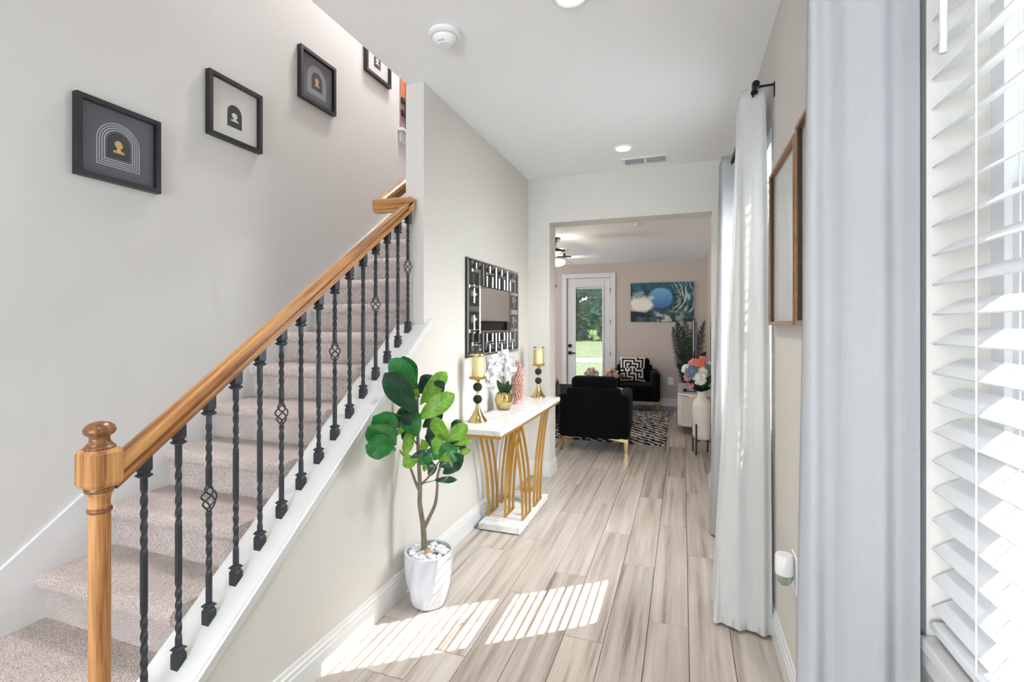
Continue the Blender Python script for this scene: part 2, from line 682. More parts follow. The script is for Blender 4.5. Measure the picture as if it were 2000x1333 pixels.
def zebra():
    m = mat('zebra', None, 0.95, spec=0.1)
    nt = m.node_tree
    tc = nt.nodes.new('ShaderNodeTexCoord')
    mp = nt.nodes.new('ShaderNodeMapping')
    mp.inputs['Scale'].default_value = (1, 1, 1)
    nt.links.new(tc.outputs['Object'], mp.inputs['Vector'])
    wv = nt.nodes.new('ShaderNodeTexWave')
    wv.bands_direction = 'DIAGONAL'
    wv.inputs['Scale'].default_value = 4.5
    wv.inputs['Distortion'].default_value = 5.0
    wv.inputs['Detail'].default_value = 2
    wv.inputs['Detail Scale'].default_value = 2.5
    nt.links.new(mp.outputs[0], wv.inputs['Vector'])
    r = ramp(nt, [(0.5, lin(40, 40, 44)), (0.58, lin(206, 198, 190))], wv.outputs['Fac'])
    nt.links.new(r.outputs[0], nt.nodes['Principled BSDF'].inputs['Base Color'])


zebra()


def leaf_mat(name, c1, c2, transl=0.25, rough=0.35):
    m = bpy.data.materials.new(name)
    m.use_nodes = True
    nt = m.node_tree
    b = nt.nodes['Principled BSDF']
    b.inputs['Roughness'].default_value = rough
    tc = nt.nodes.new('ShaderNodeTexCoord')
    sp = nt.nodes.new('ShaderNodeSeparateXYZ')
    nt.links.new(tc.outputs['Object'], sp.inputs[0])
    ab = nt.nodes.new('ShaderNodeMath')
    ab.operation = 'ABSOLUTE'
    nt.links.new(sp.outputs['X'], ab.inputs[0])
    # side veins run outwards and forwards from the midrib
    vv = nt.nodes.new('ShaderNodeMath')
    vv.operation = 'MULTIPLY_ADD'
    vv.inputs[1].default_value = -0.75
    nt.links.new(ab.outputs[0], vv.inputs[0])
    nt.links.new(sp.outputs['Y'], vv.inputs[2])
    fr = nt.nodes.new('ShaderNodeMath')
    fr.operation = 'PINGPONG'
    fr.inputs[1].default_value = 0.0135
    nt.links.new(vv.outputs[0], fr.inputs[0])
    vein = ramp(nt, [(0.0, (1, 1, 1, 1)), (0.10, (0, 0, 0, 1))], fr.outputs[0])
    vein.color_ramp.elements[1].position = 0.0016
    mid = ramp(nt, [(0.0, (1, 1, 1, 1)), (0.0022, (0, 0, 0, 1))], ab.outputs[0])
    mxv = nt.nodes.new('ShaderNodeMath')
    mxv.operation = 'MAXIMUM'
    nt.links.new(vein.outputs[0], mxv.inputs[0])
    nt.links.new(mid.outputs[0], mxv.inputs[1])
    n = nt.nodes.new('ShaderNodeTexNoise')
    n.inputs['Scale'].default_value = 18
    nt.links.new(tc.outputs['Object'], n.inputs['Vector'])
    r = ramp(nt, [(0.35, c1), (0.68, c2)], n.outputs['Fac'])
    mx = nt.nodes.new('ShaderNodeMix')
    mx.data_type = 'RGBA'
    lt = tuple(min(1, x * 1.5 + 0.03) for x in c2[:3]) + (1,)
    mx.inputs[7].default_value = lt
    k = nt.nodes.new('ShaderNodeMath')
    k.operation = 'MULTIPLY'
    k.inputs[1].default_value = 0.32
    nt.links.new(mxv.outputs[0], k.inputs[0])
    nt.links.new(k.outputs[0], mx.inputs[0])
    nt.links.new(r.outputs[0], mx.inputs[6])
    nt.links.new(mx.outputs[2], b.inputs['Base Color'])
    t = nt.nodes.new('ShaderNodeBsdfTranslucent')
    nt.links.new(mx.outputs[2], t.inputs[0])
    ms = nt.nodes.new('ShaderNodeMixShader')
    ms.inputs[0].default_value = transl
    out = nt.nodes['Material Output']
    nt.links.new(b.outputs[0], ms.inputs[1])
    nt.links.new(t.outputs[0], ms.inputs[2])
    nt.links.new(ms.outputs[0], out.inputs[0])
    MATS[name] = m


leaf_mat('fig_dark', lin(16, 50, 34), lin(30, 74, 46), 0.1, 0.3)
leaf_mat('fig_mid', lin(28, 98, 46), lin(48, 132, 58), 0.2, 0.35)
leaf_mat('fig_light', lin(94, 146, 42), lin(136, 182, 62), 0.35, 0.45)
vcol_mat('print_colour', 0.5)
vcol_mat('cushion_colour', 0.95, 0.1, bump=0.2)

# ------------------------------------------------------------------ the shell
XL, XLI, XR = -1.36, -1.475, 0.385        # corridor wall faces
XS = -2.24                                 # stair wall face
ZC, ZLC = 2.74, 2.50                       # ceilings
YO0, YO1 = 4.32, 4.54                      # wall with the wide opening
YB = 8.80                                  # living room back wall
JL, JR, ZO = -1.155, 0.23, 2.325           # opening


def capz(y):
    return 0.365 + 0.7645 * (y - 1.048)


# floor with planks
bm = new()
box(bm, (-4.7, -4.6, -0.1), (XR + 0.1, YB + 0.1, -0.012))
floor = struct('floor', bm, 'subfloor')
PW = 0.1758
plank_meshes = {}


def plank(x, y0, y1, wd):
    key = (round(y1 - y0, 3), round(wd, 4))
    o = None
    L = y1 - y0
    if key not in plank_meshes:
        b_ = new()
        g = 0.0011
        hx, hy, c = wd / 2 - g, L / 2 - g, 0.0022
        loops = [[(-hx, -hy, -0.012), (hx, -hy, -0.012), (hx, hy, -0.012), (-hx, hy, -0.012)],
                 [(-hx, -hy, -c), (hx, -hy, -c), (hx, hy, -c), (-hx, hy, -c)],
                 [(-hx + c, -hy + c, 0), (hx - c, -hy + c, 0), (hx - c, hy - c, 0), (-hx + c, hy - c, 0)]]
        loft(b_, loops)
        o = obj('plank', b_, 'plank', floor, local=True)
        plank_meshes[key] = o.data
    else:
        o = bpy.data.objects.new('plank', plank_meshes[key])
        COL.objects.link(o)
        o.parent = floor
    o.location = (x + wd / 2, (y0 + y1) / 2, 0)


JOINT = {-2: 2.124, -1: 2.887, 0: 2.363, 1: 3.109, -3: 2.654, -4: 2.382, -5: 3.01, -6: 2.809, 2: 2.56}
PL = 1.16
x_line = 0.024
for k in range(-15, 3):
    xa = x_line + (k - 1) * PW
    xb = xa + PW
    xb = min(xb, XR)
    if xb - xa < 0.02:
        continue
    runs = [(-1.6, YB)]
    if xb < XL + 0.01:
        runs = [(YO1, YB)] + ([(-1.6, 0.655)] if xb > XS + 0.02 else [])
    for (ybeg, yend) in runs:
        y = JOINT.get(k, 2.2 + (k * 0.437) % 1.0)
        while y > ybeg:
            y -= PL
        while y < yend:
            a, b2 = max(y, ybeg), min(y + PL, yend)
            if b2 - a > 0.03 and b2 > -0.4:
                xx = max(xa, XL) if (a < YO0 and xa < XL < xb - 0.01) else xa
                if b2 < 0.7:
                    xx = max(xx, XS)
                plank(xx, a, b2, xb - xx)
            y += PL

# left wall with the knee wall under the stair
bm = new()
prism(bm, [(0.875, 0.0), (YO1, 0.0), (YO1, 3.05), (2.39, 3.05), (2.39, capz(2.39) - 0.02), (0.875, capz(0.875) - 0.02)], 0, XLI, XL)
struct('wall_left', bm, 'wall_paint')
# wall with the opening
bm = new()
box(bm, (XLI, YO0, 0), (JL, YO1, ZC))
box(bm, (JR, YO0, 0), (XR, YO1, ZC))
box(bm, (JL, YO0, ZO), (JR, YO1, ZC))
struct('wall_opening', bm, 'wall_paint')
# stair well
bm = new()
box(bm, (XS - 0.12, -4.6, 0), (XS, YO1, 5.4))
struct('wall_stairs', bm, 'wall_paint_lit')
bm = new()
box(bm, (XS - 0.12, YO1, 2.85), (XS, 6.9, 5.4))
struct('wall_stairs', bm, 'wall_paint_lit')
bm = new()
box(bm, (XLI, -1.7, 3.05), (XLI + 0.01, 6.9, 5.4))
struct('wall_upper', bm, 'wall_paint_lit')
bm = new()
box(bm, (XS, -1.8, ZC), (XLI, -1.7, 5.4))
struct('wall_upper', bm, 'wall_paint_lit')
bm = new()
box(bm, (XS, 6.8, 2.6), (XLI, 6.9, 5.4))
struct('wall_landing', bm, 'wall_paint_lit')
bm = new()
box(bm, (-4.7, YO0 + 0.02, 0), (XS - 0.12, YO1, ZLC))
box(bm, (XS - 0.12, YO0 + 0.04, 0), (XLI, YO1, 2.45))
struct('wall_living_front', bm, 'living_paint')
bm = new()
box(bm, (XS - 0.12, -1.8, 5.4), (XLI + 0.1, 6.9, 5.5))
struct('ceiling', bm, 'ceiling_paint')
# foyer ceiling
bm = new()
box(bm, (-1.465, -4.6, ZC), (XR, YO1, 3.05))
box(bm, (XS, -4.6, ZC), (-1.465, -1.8, 3.05))
struct('ceiling', bm, 'ceiling_paint')
bm = new()
box(bm, (-4.7, YO1, ZLC), (XR, YB, ZLC + 0.2))
struct('ceiling', bm, 'ceiling_paint')

# right wall with two windows
W1 = (2.52, 3.36)
W2 = (-0.05, 1.0)
ZS, ZH = 0.862, 2.30
XRO = XR + 0.15
bm = new()
box(bm, (XR, -4.6, 0), (XRO, YB + 0.1, ZS - 0.02))
box(bm, (XR, -4.6, ZH), (XRO, YB + 0.1, 3.05))
for a, b2 in ((-4.6, W2[0]), (W2[1], W1[0]), (W1[1], YO0 + 0.05)):
    box(bm, (XR, a, ZS - 0.02), (XRO, b2, ZH))
struct('wall_right', bm, 'wall_paint')
bm = new()
box(bm, (XR, YO0 + 0.05, ZS - 0.02), (XRO, YB + 0.1, ZH))
box(bm, (XR - 0.004, YO1, 0), (XR, YB, ZLC))
struct('wall_living_right', bm, 'living_paint')
bm = new()
DX0, DX1, DZ = -2.02, -1.22, 2.25
box(bm, (-4.7, YB, 0), (DX0, YB + 0.12, ZLC))
box(bm, (DX1, YB, 0), (XRO, YB + 0.12, ZLC))
box(bm, (DX0, YB, DZ), (DX1, YB + 0.12, ZLC))
struct('wall_back', bm, 'living_paint')
bm = new()
for a, b2, z0, z1 in ((YO1, 5.4, 0, ZLC), (8.2, YB, 0, ZLC), (5.4, 8.2, 0, 0.4), (5.4, 8.2, 2.35, ZLC)):
    box(bm, (-4.7, a, z0), (-4.6, b2, z1))
struct('wall_living_left', bm, 'living_paint')
bm = new()
for a, b2, z0, z1 in ((XS, -2.1, 0, ZC), (0.3, XR, 0, ZC), (-2.1, 0.3, 0, 0.15), (-2.1, 0.3, 2.6, ZC)):
    box(bm, (a, -4.6, z0), (b2, -4.5, z1))
struct('wall_rear', bm, 'wall_paint')

# baseboards: profile with stepped moulding
BB = [(0, 0), (0.016, 0), (0.016, 0.088), (0.0125, 0.094), (0.0125, 0.108), (0.008, 0.114), (0.006, 0.128), (0, 0.131)]


def baseboard(name, pts_xy, nrm):
    """straight run from a to b on a wall, profile proud along nrm"""
    bm_ = new()
    (ax, ay), (bx, by) = pts_xy
    nx, ny = nrm
    loft(bm_, [[(ax + nx * p, ay + ny * p, z) for p, z in BB], [(bx + nx * p, by + ny * p, z) for p, z in BB]])
    return struct(name, bm_, 'trim_white')


baseboard('baseboard_left', ((XL, 0.88), (XL, YO0)), (1, 0))
baseboard('baseboard_opening', ((XL, YO0), (JL, YO0)), (0, -1))
baseboard('baseboard_opening', ((JL, YO0 - 0.016), (JL, YO1)), (1, 0))
baseboard('baseboard_opening', ((JR, YO0), (XR, YO0)), (0, -1))
baseboard('baseboard_opening', ((JR, YO0 - 0.016), (JR, YO1)), (-1, 0))
baseboard('baseboard_right', ((XR, -4.5), (XR, YO0)), (-1, 0))
baseboard('baseboard_back', ((DX1 + 0.1, YB), (XR, YB)), (0, -1))
baseboard('baseboard_living', ((XR - 0.004, YO1), (XR - 0.004, YB)), (-1, 0))

# ------------------------------------------------------------------ stair
RISE, RUN = 0.1735, 0.232
stair = thing('staircase', 'carpeted staircase climbing along the left wall behind the iron balusters', 'staircase', (-1.85, 0.7, 0))
XA, XB_ = XS + 0.015, -1.531
for n in range(0, 17):
    zt = 0.475 + (n - 2) * RISE
    yn = 1.09 + (n - 2) * RUN
    r = 0.031
    zb = max(0.0, zt - RISE - 0.02)
    pts = [(yn + RUN + 0.06, zt)]
    for k in range(0, 7):
        a = PI / 2 + k * PI / 6
        pts.append((yn + r + r * math.cos(a) * 1.0, zt - r + r * math.sin(a)))
    pts += [(yn + 0.034, zt - 2 * r - 0.004), (yn + 0.036, zt - 2 * r - 0.012), (yn + 0.036, zb), (yn + RUN + 0.06, zb)]
    bm = new()
    prism(bm, pts, 0, XA, XB_)
    obj('step', bm, 'carpet', stair, smooth=40)
bm = new()
box(bm, (XS, 4.56, 2.85), (XLI, 6.8, 3.06))
obj('landing', bm, 'carpet', stair)
# skirt board on the stair wall
bm = new()


def skz(y):
    return 0.492 + 0.748 * (y - 1.003)


prism(bm, [(0.3, 0), (1.6, 0), (4.6, skz(4.6) - 0.75), (4.6, skz(4.6)), (0.3, max(0.02, skz(0.3)))], 0, XS, XS + 0.015)
prism(bm, [(0.4, skz(0.4)), (4.6, skz(4.6)), (4.6, skz(4.6) + 0.012), (0.4, skz(0.4) + 0.012)], 0, XS, XS + 0.010)
obj('skirt_board', bm, 'trim_white', stair)
# knee wall cap and its moulding
CX0, CX1 = -1.532, -1.340
bm = new()
prism(bm, [(0.875, capz(0.875) - 0.022), (2.385, capz(2.385) - 0.022), (2.385, capz(2.385)), (0.875, capz(0.875))], 0, CX0, CX1)
struct('trim_1', bm, 'trim_white')
bm = new()
prof = [(XL, -0.070), (-1.350, -0.070), (-1.346, -0.064), (-1.346, -0.020), (-1.336, -0.017), (-1.331, -0.013), (-1.331, -0.008), (-1.334, -0.0045), (XL, -0.0045)]
loft(bm, [[(x_, y_, capz(y_) + z_) for x_, z_ in prof] for y_ in (0.875, 2.437)])
struct('trim_2', bm, 'trim_white')

# ------------------------------------------------------------------ railing
XRAIL = -1.43


def railz(y):
    return 1.082 + 0.712 * (y - 1.053)


rail = thing('stair_railing', 'oak handrail with black twisted iron balusters and oak newel post', 'railing', (XRAIL, 0.837, 0))
newel = bpy.data.objects.new('newel_post', None)
COL.objects.link(newel)
newel.parent = rail
NY = 0.837
bm = new()
b0, b1, hw = 0.963, 1.062, 0.038
# block with chamfered corners
sec = []
for (z, k) in ((b0, 0.84), (b0 + 0.011, 1.0), (b1 - 0.011, 1.0), (b1, 0.84)):
    h = hw * k
    c = 0.006
    sec.append([(XRAIL + sx, NY + sy, z) for sx, sy in ((-h + c, -h), (h - c, -h), (h, -h + c), (h, h - c), (h - c, h), (-h + c, h), (-h, h - c), (-h, -h + c))])
loft(bm, sec)
obj('block', bm, 'oak_vertical', newel)
bm = new()
lathe(bm, [(0.0001, 0), (0.030, 0), (0.0235, 0.02), (0.0235, 0.905), (0.0001, 0.905)], (XRAIL, NY, 0), 32)
obj('shaft', bm, 'oak_vertical', newel, smooth=40)
bm = new()
lathe(bm, [(0.0236, 0.905), (0.0228, 0.925), (0.0245, 0.940), (0.0285, 0.9465), (0.0285, 0.950)], (XRAIL, NY, 0), 32)
obj('neck', bm, 'oak_vertical', newel, smooth=40)
bm = new()
lathe(bm, [(0.0236, 0.896), (0.0265, 0.899), (0.0272, 0.903), (0.0265, 0.907), (0.0236, 0.910)], (XRAIL, NY, 0), 32)
obj('collar', bm, 'oak_dark', newel, smooth=30)
bm = new()
lathe(bm, [(0.0285, 0.950), (0.0325, 0.953), (0.0335, 0.957), (0.0325, 0.961), (0.028, 0.9635)], (XRAIL, NY, 0), 32)
obj('collar', bm, 'oak_dark', newel, smooth=30)
bm = new()
lathe(bm, [(0.0325, 0.0), (0.0345, 0.004), (0.033, 0.008), (0.028, 0.010), (0.0285, 0.013), (0.0235, 0.018), (0.0215, 0.026), (0.0225, 0.033), (0.030, 0.038), (0.034, 0.044), (0.0345, 0.050),
           (0.031, 0.059), (0.022, 0.067), (0.010, 0.0705), (0.0001, 0.071)], (XRAIL, NY, 1.061), 32)
obj('finial', bm, 'oak_dark', newel, smooth=60)

# handrail
RP = [(-0.020, 0.0), (0.020, 0.0), (0.020, 0.012), (0.027, 0.018), (0.027, 0.027), (0.023, 0.031), (0.031, 0.042), (0.031, 0.055), (0.026, 0.068),
      (0.014, 0.075), (-0.014, 0.075), (-0.026, 0.068), (-0.031, 0.055), (-0.031, 0.042), (-0.023, 0.031), (-0.027, 0.027), (-0.027, 0.018), (-0.020, 0.012)]
hr = bpy.data.objects.new('handrail', None)
COL.objects.link(hr)
hr.parent = rail
bm = new()
ya, yb = NY + 0.03, 2.355
loft(bm, [[(XRAIL + p, ya, railz(ya) + q) for p, q in RP], [(XRAIL + p, yb + p * -0.6, railz(yb) + q) for p, q in RP]])
obj('main_rail', bm, 'oak', hr, smooth=35)
bm = new()
x2 = -1.60
loft(bm, [[(XRAIL + 0.031, yb - 0.03 + p, railz(yb) + q) for p, q in RP], [(x2 - 0.031, yb - 0.03 + p, railz(yb) + q + 0.004) for p, q in RP]])
obj('return_rail', bm, 'oak_cross', hr, smooth=35)
bm = new()
loft(bm, [[(x2 + p, yb - 0.045, railz(yb) + q) for p, q in RP], [(x2 + p, 4.4, railz(yb) + q + 0.73 * (4.4 - yb)) for p, q in RP]])
obj('upper_rail', bm, 'oak', hr, smooth=35)


def bar_section(bm_, zs, angs, c, h):
    sec_ = []
    for z, a in zip(zs, angs):
        sec_.append([(c[0] + h * 1.414 * math.cos(a + PI / 4 + k * PI / 2), c[1] + h * 1.414 * math.sin(a + PI / 4 + k * PI / 2), z) for k in range(4)])
    loft(bm_, sec_)


def twisted(bm_, c, z0, z1, zones, h=0.0066):
    """square bar from z0 to z1, zones: (za, zb, turns) twisted stretches"""
    zs, an = [z0], [0.0]
    a = 0.0
    for (ta, tb, turns) in zones:
        zs.append(ta)
        an.append(a)
        k = max(8, int(abs(turns) * 24))
        for i in range(1, k + 1):
            zs.append(ta + (tb - ta) * i / k)
            an.append(a + turns * 2 * PI * i / k)
        a += turns * 2 * PI
    zs.append(z1)
    an.append(a)
    bar_section(bm_, zs, an, c, h)


for i in range(15):
    y = 0.947 + 0.09935 * i
    zb, zt = capz(y), railz(y)
    bal = bpy.data.objects.new('baluster', None)
    COL.objects.link(bal)
    bal.parent = rail
    bal.location = Vector((XRAIL, y, zb)) - rail.location
    L = zt - zb
    c = (XRAIL, y)
    kind = i % 3
    if kind == 2:
        zk = zb + 0.55 * L                       # basket centre
        bm = new()
        twisted(bm, c, zb + 0.03, zk - 0.042, [(zb + 0.14, zk - 0.07, 1.1)])
        twisted(bm, c, zk + 0.042, zt - 0.02, [(zk + 0.09, zt - 0.08, 1.1)])
        obj('bar', bm, 'black_iron', bal)
        bm = new()
        for s in range(4):
            pts = []
            for k in range(17):
                t = k / 16
                rr = 0.0045 + 0.0175 * math.sin(PI * t) ** 1.15
                a = s * PI / 2 + t * PI * 1.35
                pts.append((c[0] + rr * math.cos(a), c[1] + rr * math.sin(a), zk - 0.042 + 0.084 * t))
            tube(bm, pts, 0.0027, 6)
        obj('basket', bm, 'black_iron', bal, smooth=True)
        for zz in (zk - 0.058, zk + 0.046):
            bm = new()
            lathe(bm, [(0.0085, 0), (0.0105, 0.002), (0.0085, 0.004), (0.0085, 0.008), (0.0105, 0.010), (0.0085, 0.012)], (c[0], c[1], zz), 12)
            obj('collar', bm, 'black_iron', bal)
    else:
        bm = new()
        if kind == 0:
            zones = [(zb + 0.14 * L, zb + 0.40 * L, 1.25), (zb + 0.62 * L, zb + 0.88 * L, 1.25)]
        else:
            zones = [(zb + 0.10 * L, zb + 0.34 * L, 1.25), (zb + 0.58 * L, zb + 0.84 * L, 1.25)]
        twisted(bm, c, zb + 0.03, zt - 0.02, zones)
        obj('bar', bm, 'black_iron', bal)
    # shoes cut to the slope
    def shoe(zf, d, nm):
        b_ = new()
        prof = [(0.0145, 0.0), (0.0145, 0.026), (0.012, 0.030), (0.0105, 0.035), (0.0155, 0.039), (0.0155, 0.042), (0.0095, 0.048)]
        secs = []
        for q, (h, t) in enumerate(prof):
            ring = []
            for sx, sy in ((-1, -1), (1, -1), (1, 1), (-1, 1)):
                z = zf(y + sy * h) if q == 0 else zf(y) + d * (t + 0.006)
                ring.append((c[0] + sx * h, y + sy * h, z))
            secs.append(ring)
        loft(b_, secs)
        obj(nm, b_, 'black_iron', bal)
    shoe(capz, 1, 'base_shoe')
    shoe(railz, -1, 'top_shoe')

# ------------------------------------------------------------------ framed prints on the stair wall
def arch_pts(cx, z0, wd, ht, n=14):
    r = wd / 2
    pts = [(cx - r, z0), (cx + r, z0)]
    for k in range(n + 1):
        a = PI * k / n
        pts.append((cx + r * math.cos(a), z0 + ht - r + r * math.sin(a)))
    return pts


BUST = [(-0.5, 0), (0.55, 0), (0.5, 0.16), (0.18, 0.26), (0.14, 0.40), (0.34, 0.46), (0.30, 0.56), (0.40, 0.64), (0.32, 0.80), (0.16, 0.96), (-0.10, 1.0),
        (-0.32, 0.90), (-0.40, 0.68), (-0.30, 0.50), (-0.12, 0.40), (-0.16, 0.26), (-0.5, 0.14)]


def print_frame(y0, z0, style, label):
    S = 0.322
    X = XS
    f = thing('picture_frame', label, 'picture', (X, y0 + S / 2, z0), group='framed arch prints on the stair wall')
    D, wd = 0.030, 0.020
    bm_ = new()
    box(bm_, (X, y0, z0), (X + D, y0 + wd, z0 + S))
    box(bm_, (X, y0 + S - wd, z0), (X + D, y0 + S, z0 + S))
    box(bm_, (X, y0 + wd, z0), (X + D, y0 + S - wd, z0 + wd))
    box(bm_, (X, y0 + wd, z0 + S - wd), (X + D, y0 + S - wd, z0 + S))
    obj('frame', bm_, 'black_frame', f)
    xp = X + 0.008
    bm_ = new()
    box(bm_, (X, y0 + wd, z0 + wd), (xp, y0 + S - wd, z0 + S - wd))
    obj('print', bm_, 'print_grey' if style == 'grey' else 'mat_white', f)
    cy = y0 + S / 2
    if style == 'grey':
        bm_ = new()
        w0, h0 = 0.165, 0.185
        zc = z0 + 0.068
        for k in range(4):
            wo, ho = w0 - k * 0.018, h0 - k * 0.018
            wi, hi = wo - 0.0055, ho - 0.0055
            za = zc + k * 0.009
            po = arch_pts(cy, za, wo, ho)
            pi_ = arch_pts(cy, za + 0.00275, wi, hi)
            vo = [bm_.verts.new((xp + 0.0006, a, b_)) for a, b_ in po]
            vi = [bm_.verts.new((xp + 0.0006, a, b_)) for a, b_ in pi_]
            for a in range(len(vo)):
                b_ = (a + 1) % len(vo)
                bm_.faces.new((vo[a], vo[b_], vi[b_], vi[a]))
        obj('arch_lines', bm_, 'print_line', f)
        bm_ = new()
        prism(bm_, arch_pts(cy, zc + 0.038, w0 - 0.076, h0 - 0.076), 0, xp, xp + 0.0004)
        obj('arch', bm_, 'print_dark', f)
        bm_ = new()
        prism(bm_, [(cy + a * 0.042, zc + 0.062 + b_ * 0.052) for a, b_ in BUST], 0, xp + 0.0004, xp + 0.0012)
        obj('bust_print', bm_, 'gold_print', f)
    else:
        bm_ = new()
        prism(bm_, arch_pts(cy, z0 + 0.086, 0.088, 0.118), 0, xp, xp + 0.0005)
        obj('arch', bm_, 'print_dark', f)
        bm_ = new()
        prism(bm_, [(cy + a * 0.046, z0 + 0.118 + b_ * 0.045) for a, b_ in BUST], 0, xp + 0.0005, xp + 0.0012)
        obj('bust_print', bm_, 'mat_white', f)
    bm_ = new()
    box(bm_, (X + 0.018, y0 + wd, z0 + wd), (X + 0.020, y0 + S - wd, z0 + S - wd))
    obj('glass', bm_, 'frame_glass', f)


for y0, z0, st, lb in ((1.216, 1.972, 'grey', 'lowest black framed dark grey print with white arch outlines and gold bust'),
                       (1.775, 2.338, 'white', 'black framed white print with small black arch, second up the stair'),
                       (2.386, 2.795, 'grey', 'third framed print up the stair, grey with arch outlines and gold bust'),
                       (3.045, 3.285, 'white', 'topmost black framed white print, cut off by the ceiling edge')):
    print_frame(y0, z0, st, lb)

# small dark gridded window high on the stair wall
w3 = thing('window_3', 'small dark gridded window with white sill high on the stair wall', None, (XS, 3.53, 3.03), kind='structure')
bm = new()
for z0, z1, in ((3.03, 4.1),):
    box(bm, (XS, 3.53, z0), (XS + 0.012, 4.4, z1))
obj('pane', bm, 'dusk_print', w3)
bm = new()
box(bm, (XS + 0.012, 3.53, 3.31), (XS + 0.0135, 4.4, 4.1))
obj('pane', bm, 'autumn_print', w3)
bm = new()
for ya_ in (3.60, 3.9, 4.2):
    box(bm, (XS + 0.012, ya_, 3.03), (XS + 0.03, ya_ + 0.022, 4.1))
for za_ in (3.155, 3.26, 3.6):
    box(bm, (XS + 0.012, 3.53, za_), (XS + 0.028, 4.4, za_ + 0.035))
obj('muntin', bm, 'black_frame', w3)
bm = new()
rbox(bm, (XS, 3.50, 3.005), (XS + 0.05, 4.45, 3.03), 0.003)
rbox(bm, (XS, 3.525, 2.92), (XS + 0.02, 4.42, 3.005), 0.003)
obj('sill', bm, 'trim_white', w3)

# ------------------------------------------------------------------ windows and blinds on the right wall
def window(n, ya, yb_, label):
    wd_ = thing('window_%d' % n, label, None, (XRO, (ya + yb_) / 2, ZS), kind='structure')
    xf0, xf1 = XR + 0.085, XR + 0.14
    bm_ = new()
    t = 0.035
    box(bm_, (xf0, ya, ZS), (xf1, ya + t, ZH))
    box(bm_, (xf0, yb_ - t, ZS), (xf1, yb_, ZH))
    box(bm_, (xf0, ya + t, ZS), (xf1, yb_ - t, ZS + t))
    box(bm_, (xf0, ya + t, ZH - t), (xf1, yb_ - t, ZH))
    obj('window_frame', bm_, 'vinyl_white', wd_)
    zm = 1.58
    for (za, zb_, xo) in ((ZS + t, zm + 0.02, 0.0), (zm - 0.02, ZH - t, 0.02)):
        bm_ = new()
        s = 0.032
        a, b_ = ya + t, yb_ - t
        x0, x1 = xf0 + 0.01 + xo, xf0 + 0.028 + xo
        box(bm_, (x0, a, za), (x1, a + s, zb_))
        box(bm_, (x0, b_ - s, za), (x1, b_, zb_))
        box(bm_, (x0, a + s, za), (x1, b_ - s, za + s))
        box(bm_, (x0, a + s, zb_ - s), (x1, b_ - s, zb_))
        sash = obj('sash', bm_, 'vinyl_white', wd_)
        bm_ = new()
        box(bm_, (x0 + 0.007, a + s, za + s), (x0 + 0.010, b_ - s, zb_ - s))
        obj('pane', bm_, 'window_glass', sash)
    bm_ = new()
    rbox(bm_, (XR - 0.012, ya - 0.0, ZS - 0.02), (xf0, yb_, ZS), 0.003, 2)
    rbox(bm_, (XR - 0.008, ya, ZS - 0.05), (XR, yb_, ZS - 0.02), 0.002)
    obj('window_sill', bm_, 'trim_white', wd_)


window(1, W1[0], W1[1], 'window behind the far white curtain')
window(2, W2[0], W2[1], 'window at the right edge behind white slatted blind')


def blind(ya, yb_, label, wand_y, cord_ys, tdeg):
    b = thing('window_blind', label, 'blind', (XR + 0.055, (ya + yb_) / 2, ZS + 0.012), group='white slatted window blinds')
    xi, pitch, wd_, tilt = XR + 0.027, 0.0487, 0.050, math.radians(tdeg)
    a, b_ = ya + 0.008, yb_ - 0.008
    bm_ = new()
    rbox(bm_, (XR + 0.012, a, ZH - 0.055), (XR + 0.062, b_, ZH - 0.001), 0.003)
    rbox(bm_, (XR - 0.002, a - 0.004, ZH - 0.072), (XR + 0.012, b_ + 0.004, ZH), 0.003)
    obj('headrail', bm_, 'blind_white', b)
    bm_ = new()
    rbox(bm_, (XR + 0.002, a, ZS + 0.012), (XR + 0.052, b_, ZS + 0.030), 0.004)
    obj('bottom_rail', bm_, 'blind_white', b)
    z = ZS + 0.062
    me = None
    while z < ZH - 0.075:
        if me is None:
            sb = new()
            n = 5
            secs = []
            hl = (b_ - a) / 2
            for yy in (-hl, hl):
                top, bot = [], []
                for k in range(n + 1):
                    s = -wd_ / 2 + wd_ * k / n
                    cr = 0.0016 * (1 - (2 * s / wd_) ** 2)
                    x_ = s * math.cos(tilt)
                    z_ = s * math.sin(tilt)
                    top.append((x_ - math.sin(tilt) * (cr + 0.0013), yy, z_ + math.cos(tilt) * (cr + 0.0013)))
                    bot.append((x_ - math.sin(tilt) * (cr - 0.0013), yy, z_ + math.cos(tilt) * (cr - 0.0013)))
                secs.append(top + bot[::-1])
            loft(sb, secs)
            o = obj('slat', sb, 'blind_white', b, local=True)
            me = o.data
        else:
            o = bpy.data.objects.new('slat', me)
            COL.objects.link(o)
            o.parent = b
        o.location = Vector((xi, (a + b_) / 2, z)) - b.location
        z += pitch
    for cy in cord_ys:
        bm_ = new()
        for dx in (-0.024, 0.024):
            tube(bm_, [(xi + dx, cy, ZS + 0.02), (xi + dx, cy, ZH - 0.05)], 0.0011 if tdeg < 35 else 0.0034, 6)
        obj('ladder_cord', bm_, 'cord_white', b)
    if wand_y is not None:
        bm_ = new()
        tube(bm_, [(XR - 0.008, wand_y, ZH - 0.06), (XR - 0.008, wand_y, 1.80)], 0.0052, 10)
        obj('tilt_wand', bm_, 'plastic_white', b, smooth=True)
    return b


blind(W1[0], W1[1], 'white slatted blind in the far window, mostly hidden by the curtain', None, (2.66, 3.05, 3.25), 40)
blind(W2[0], W2[1], 'white slatted blind with hanging wand at the right edge of the picture', 0.925, (0.86, 0.45, 0.05), 30)

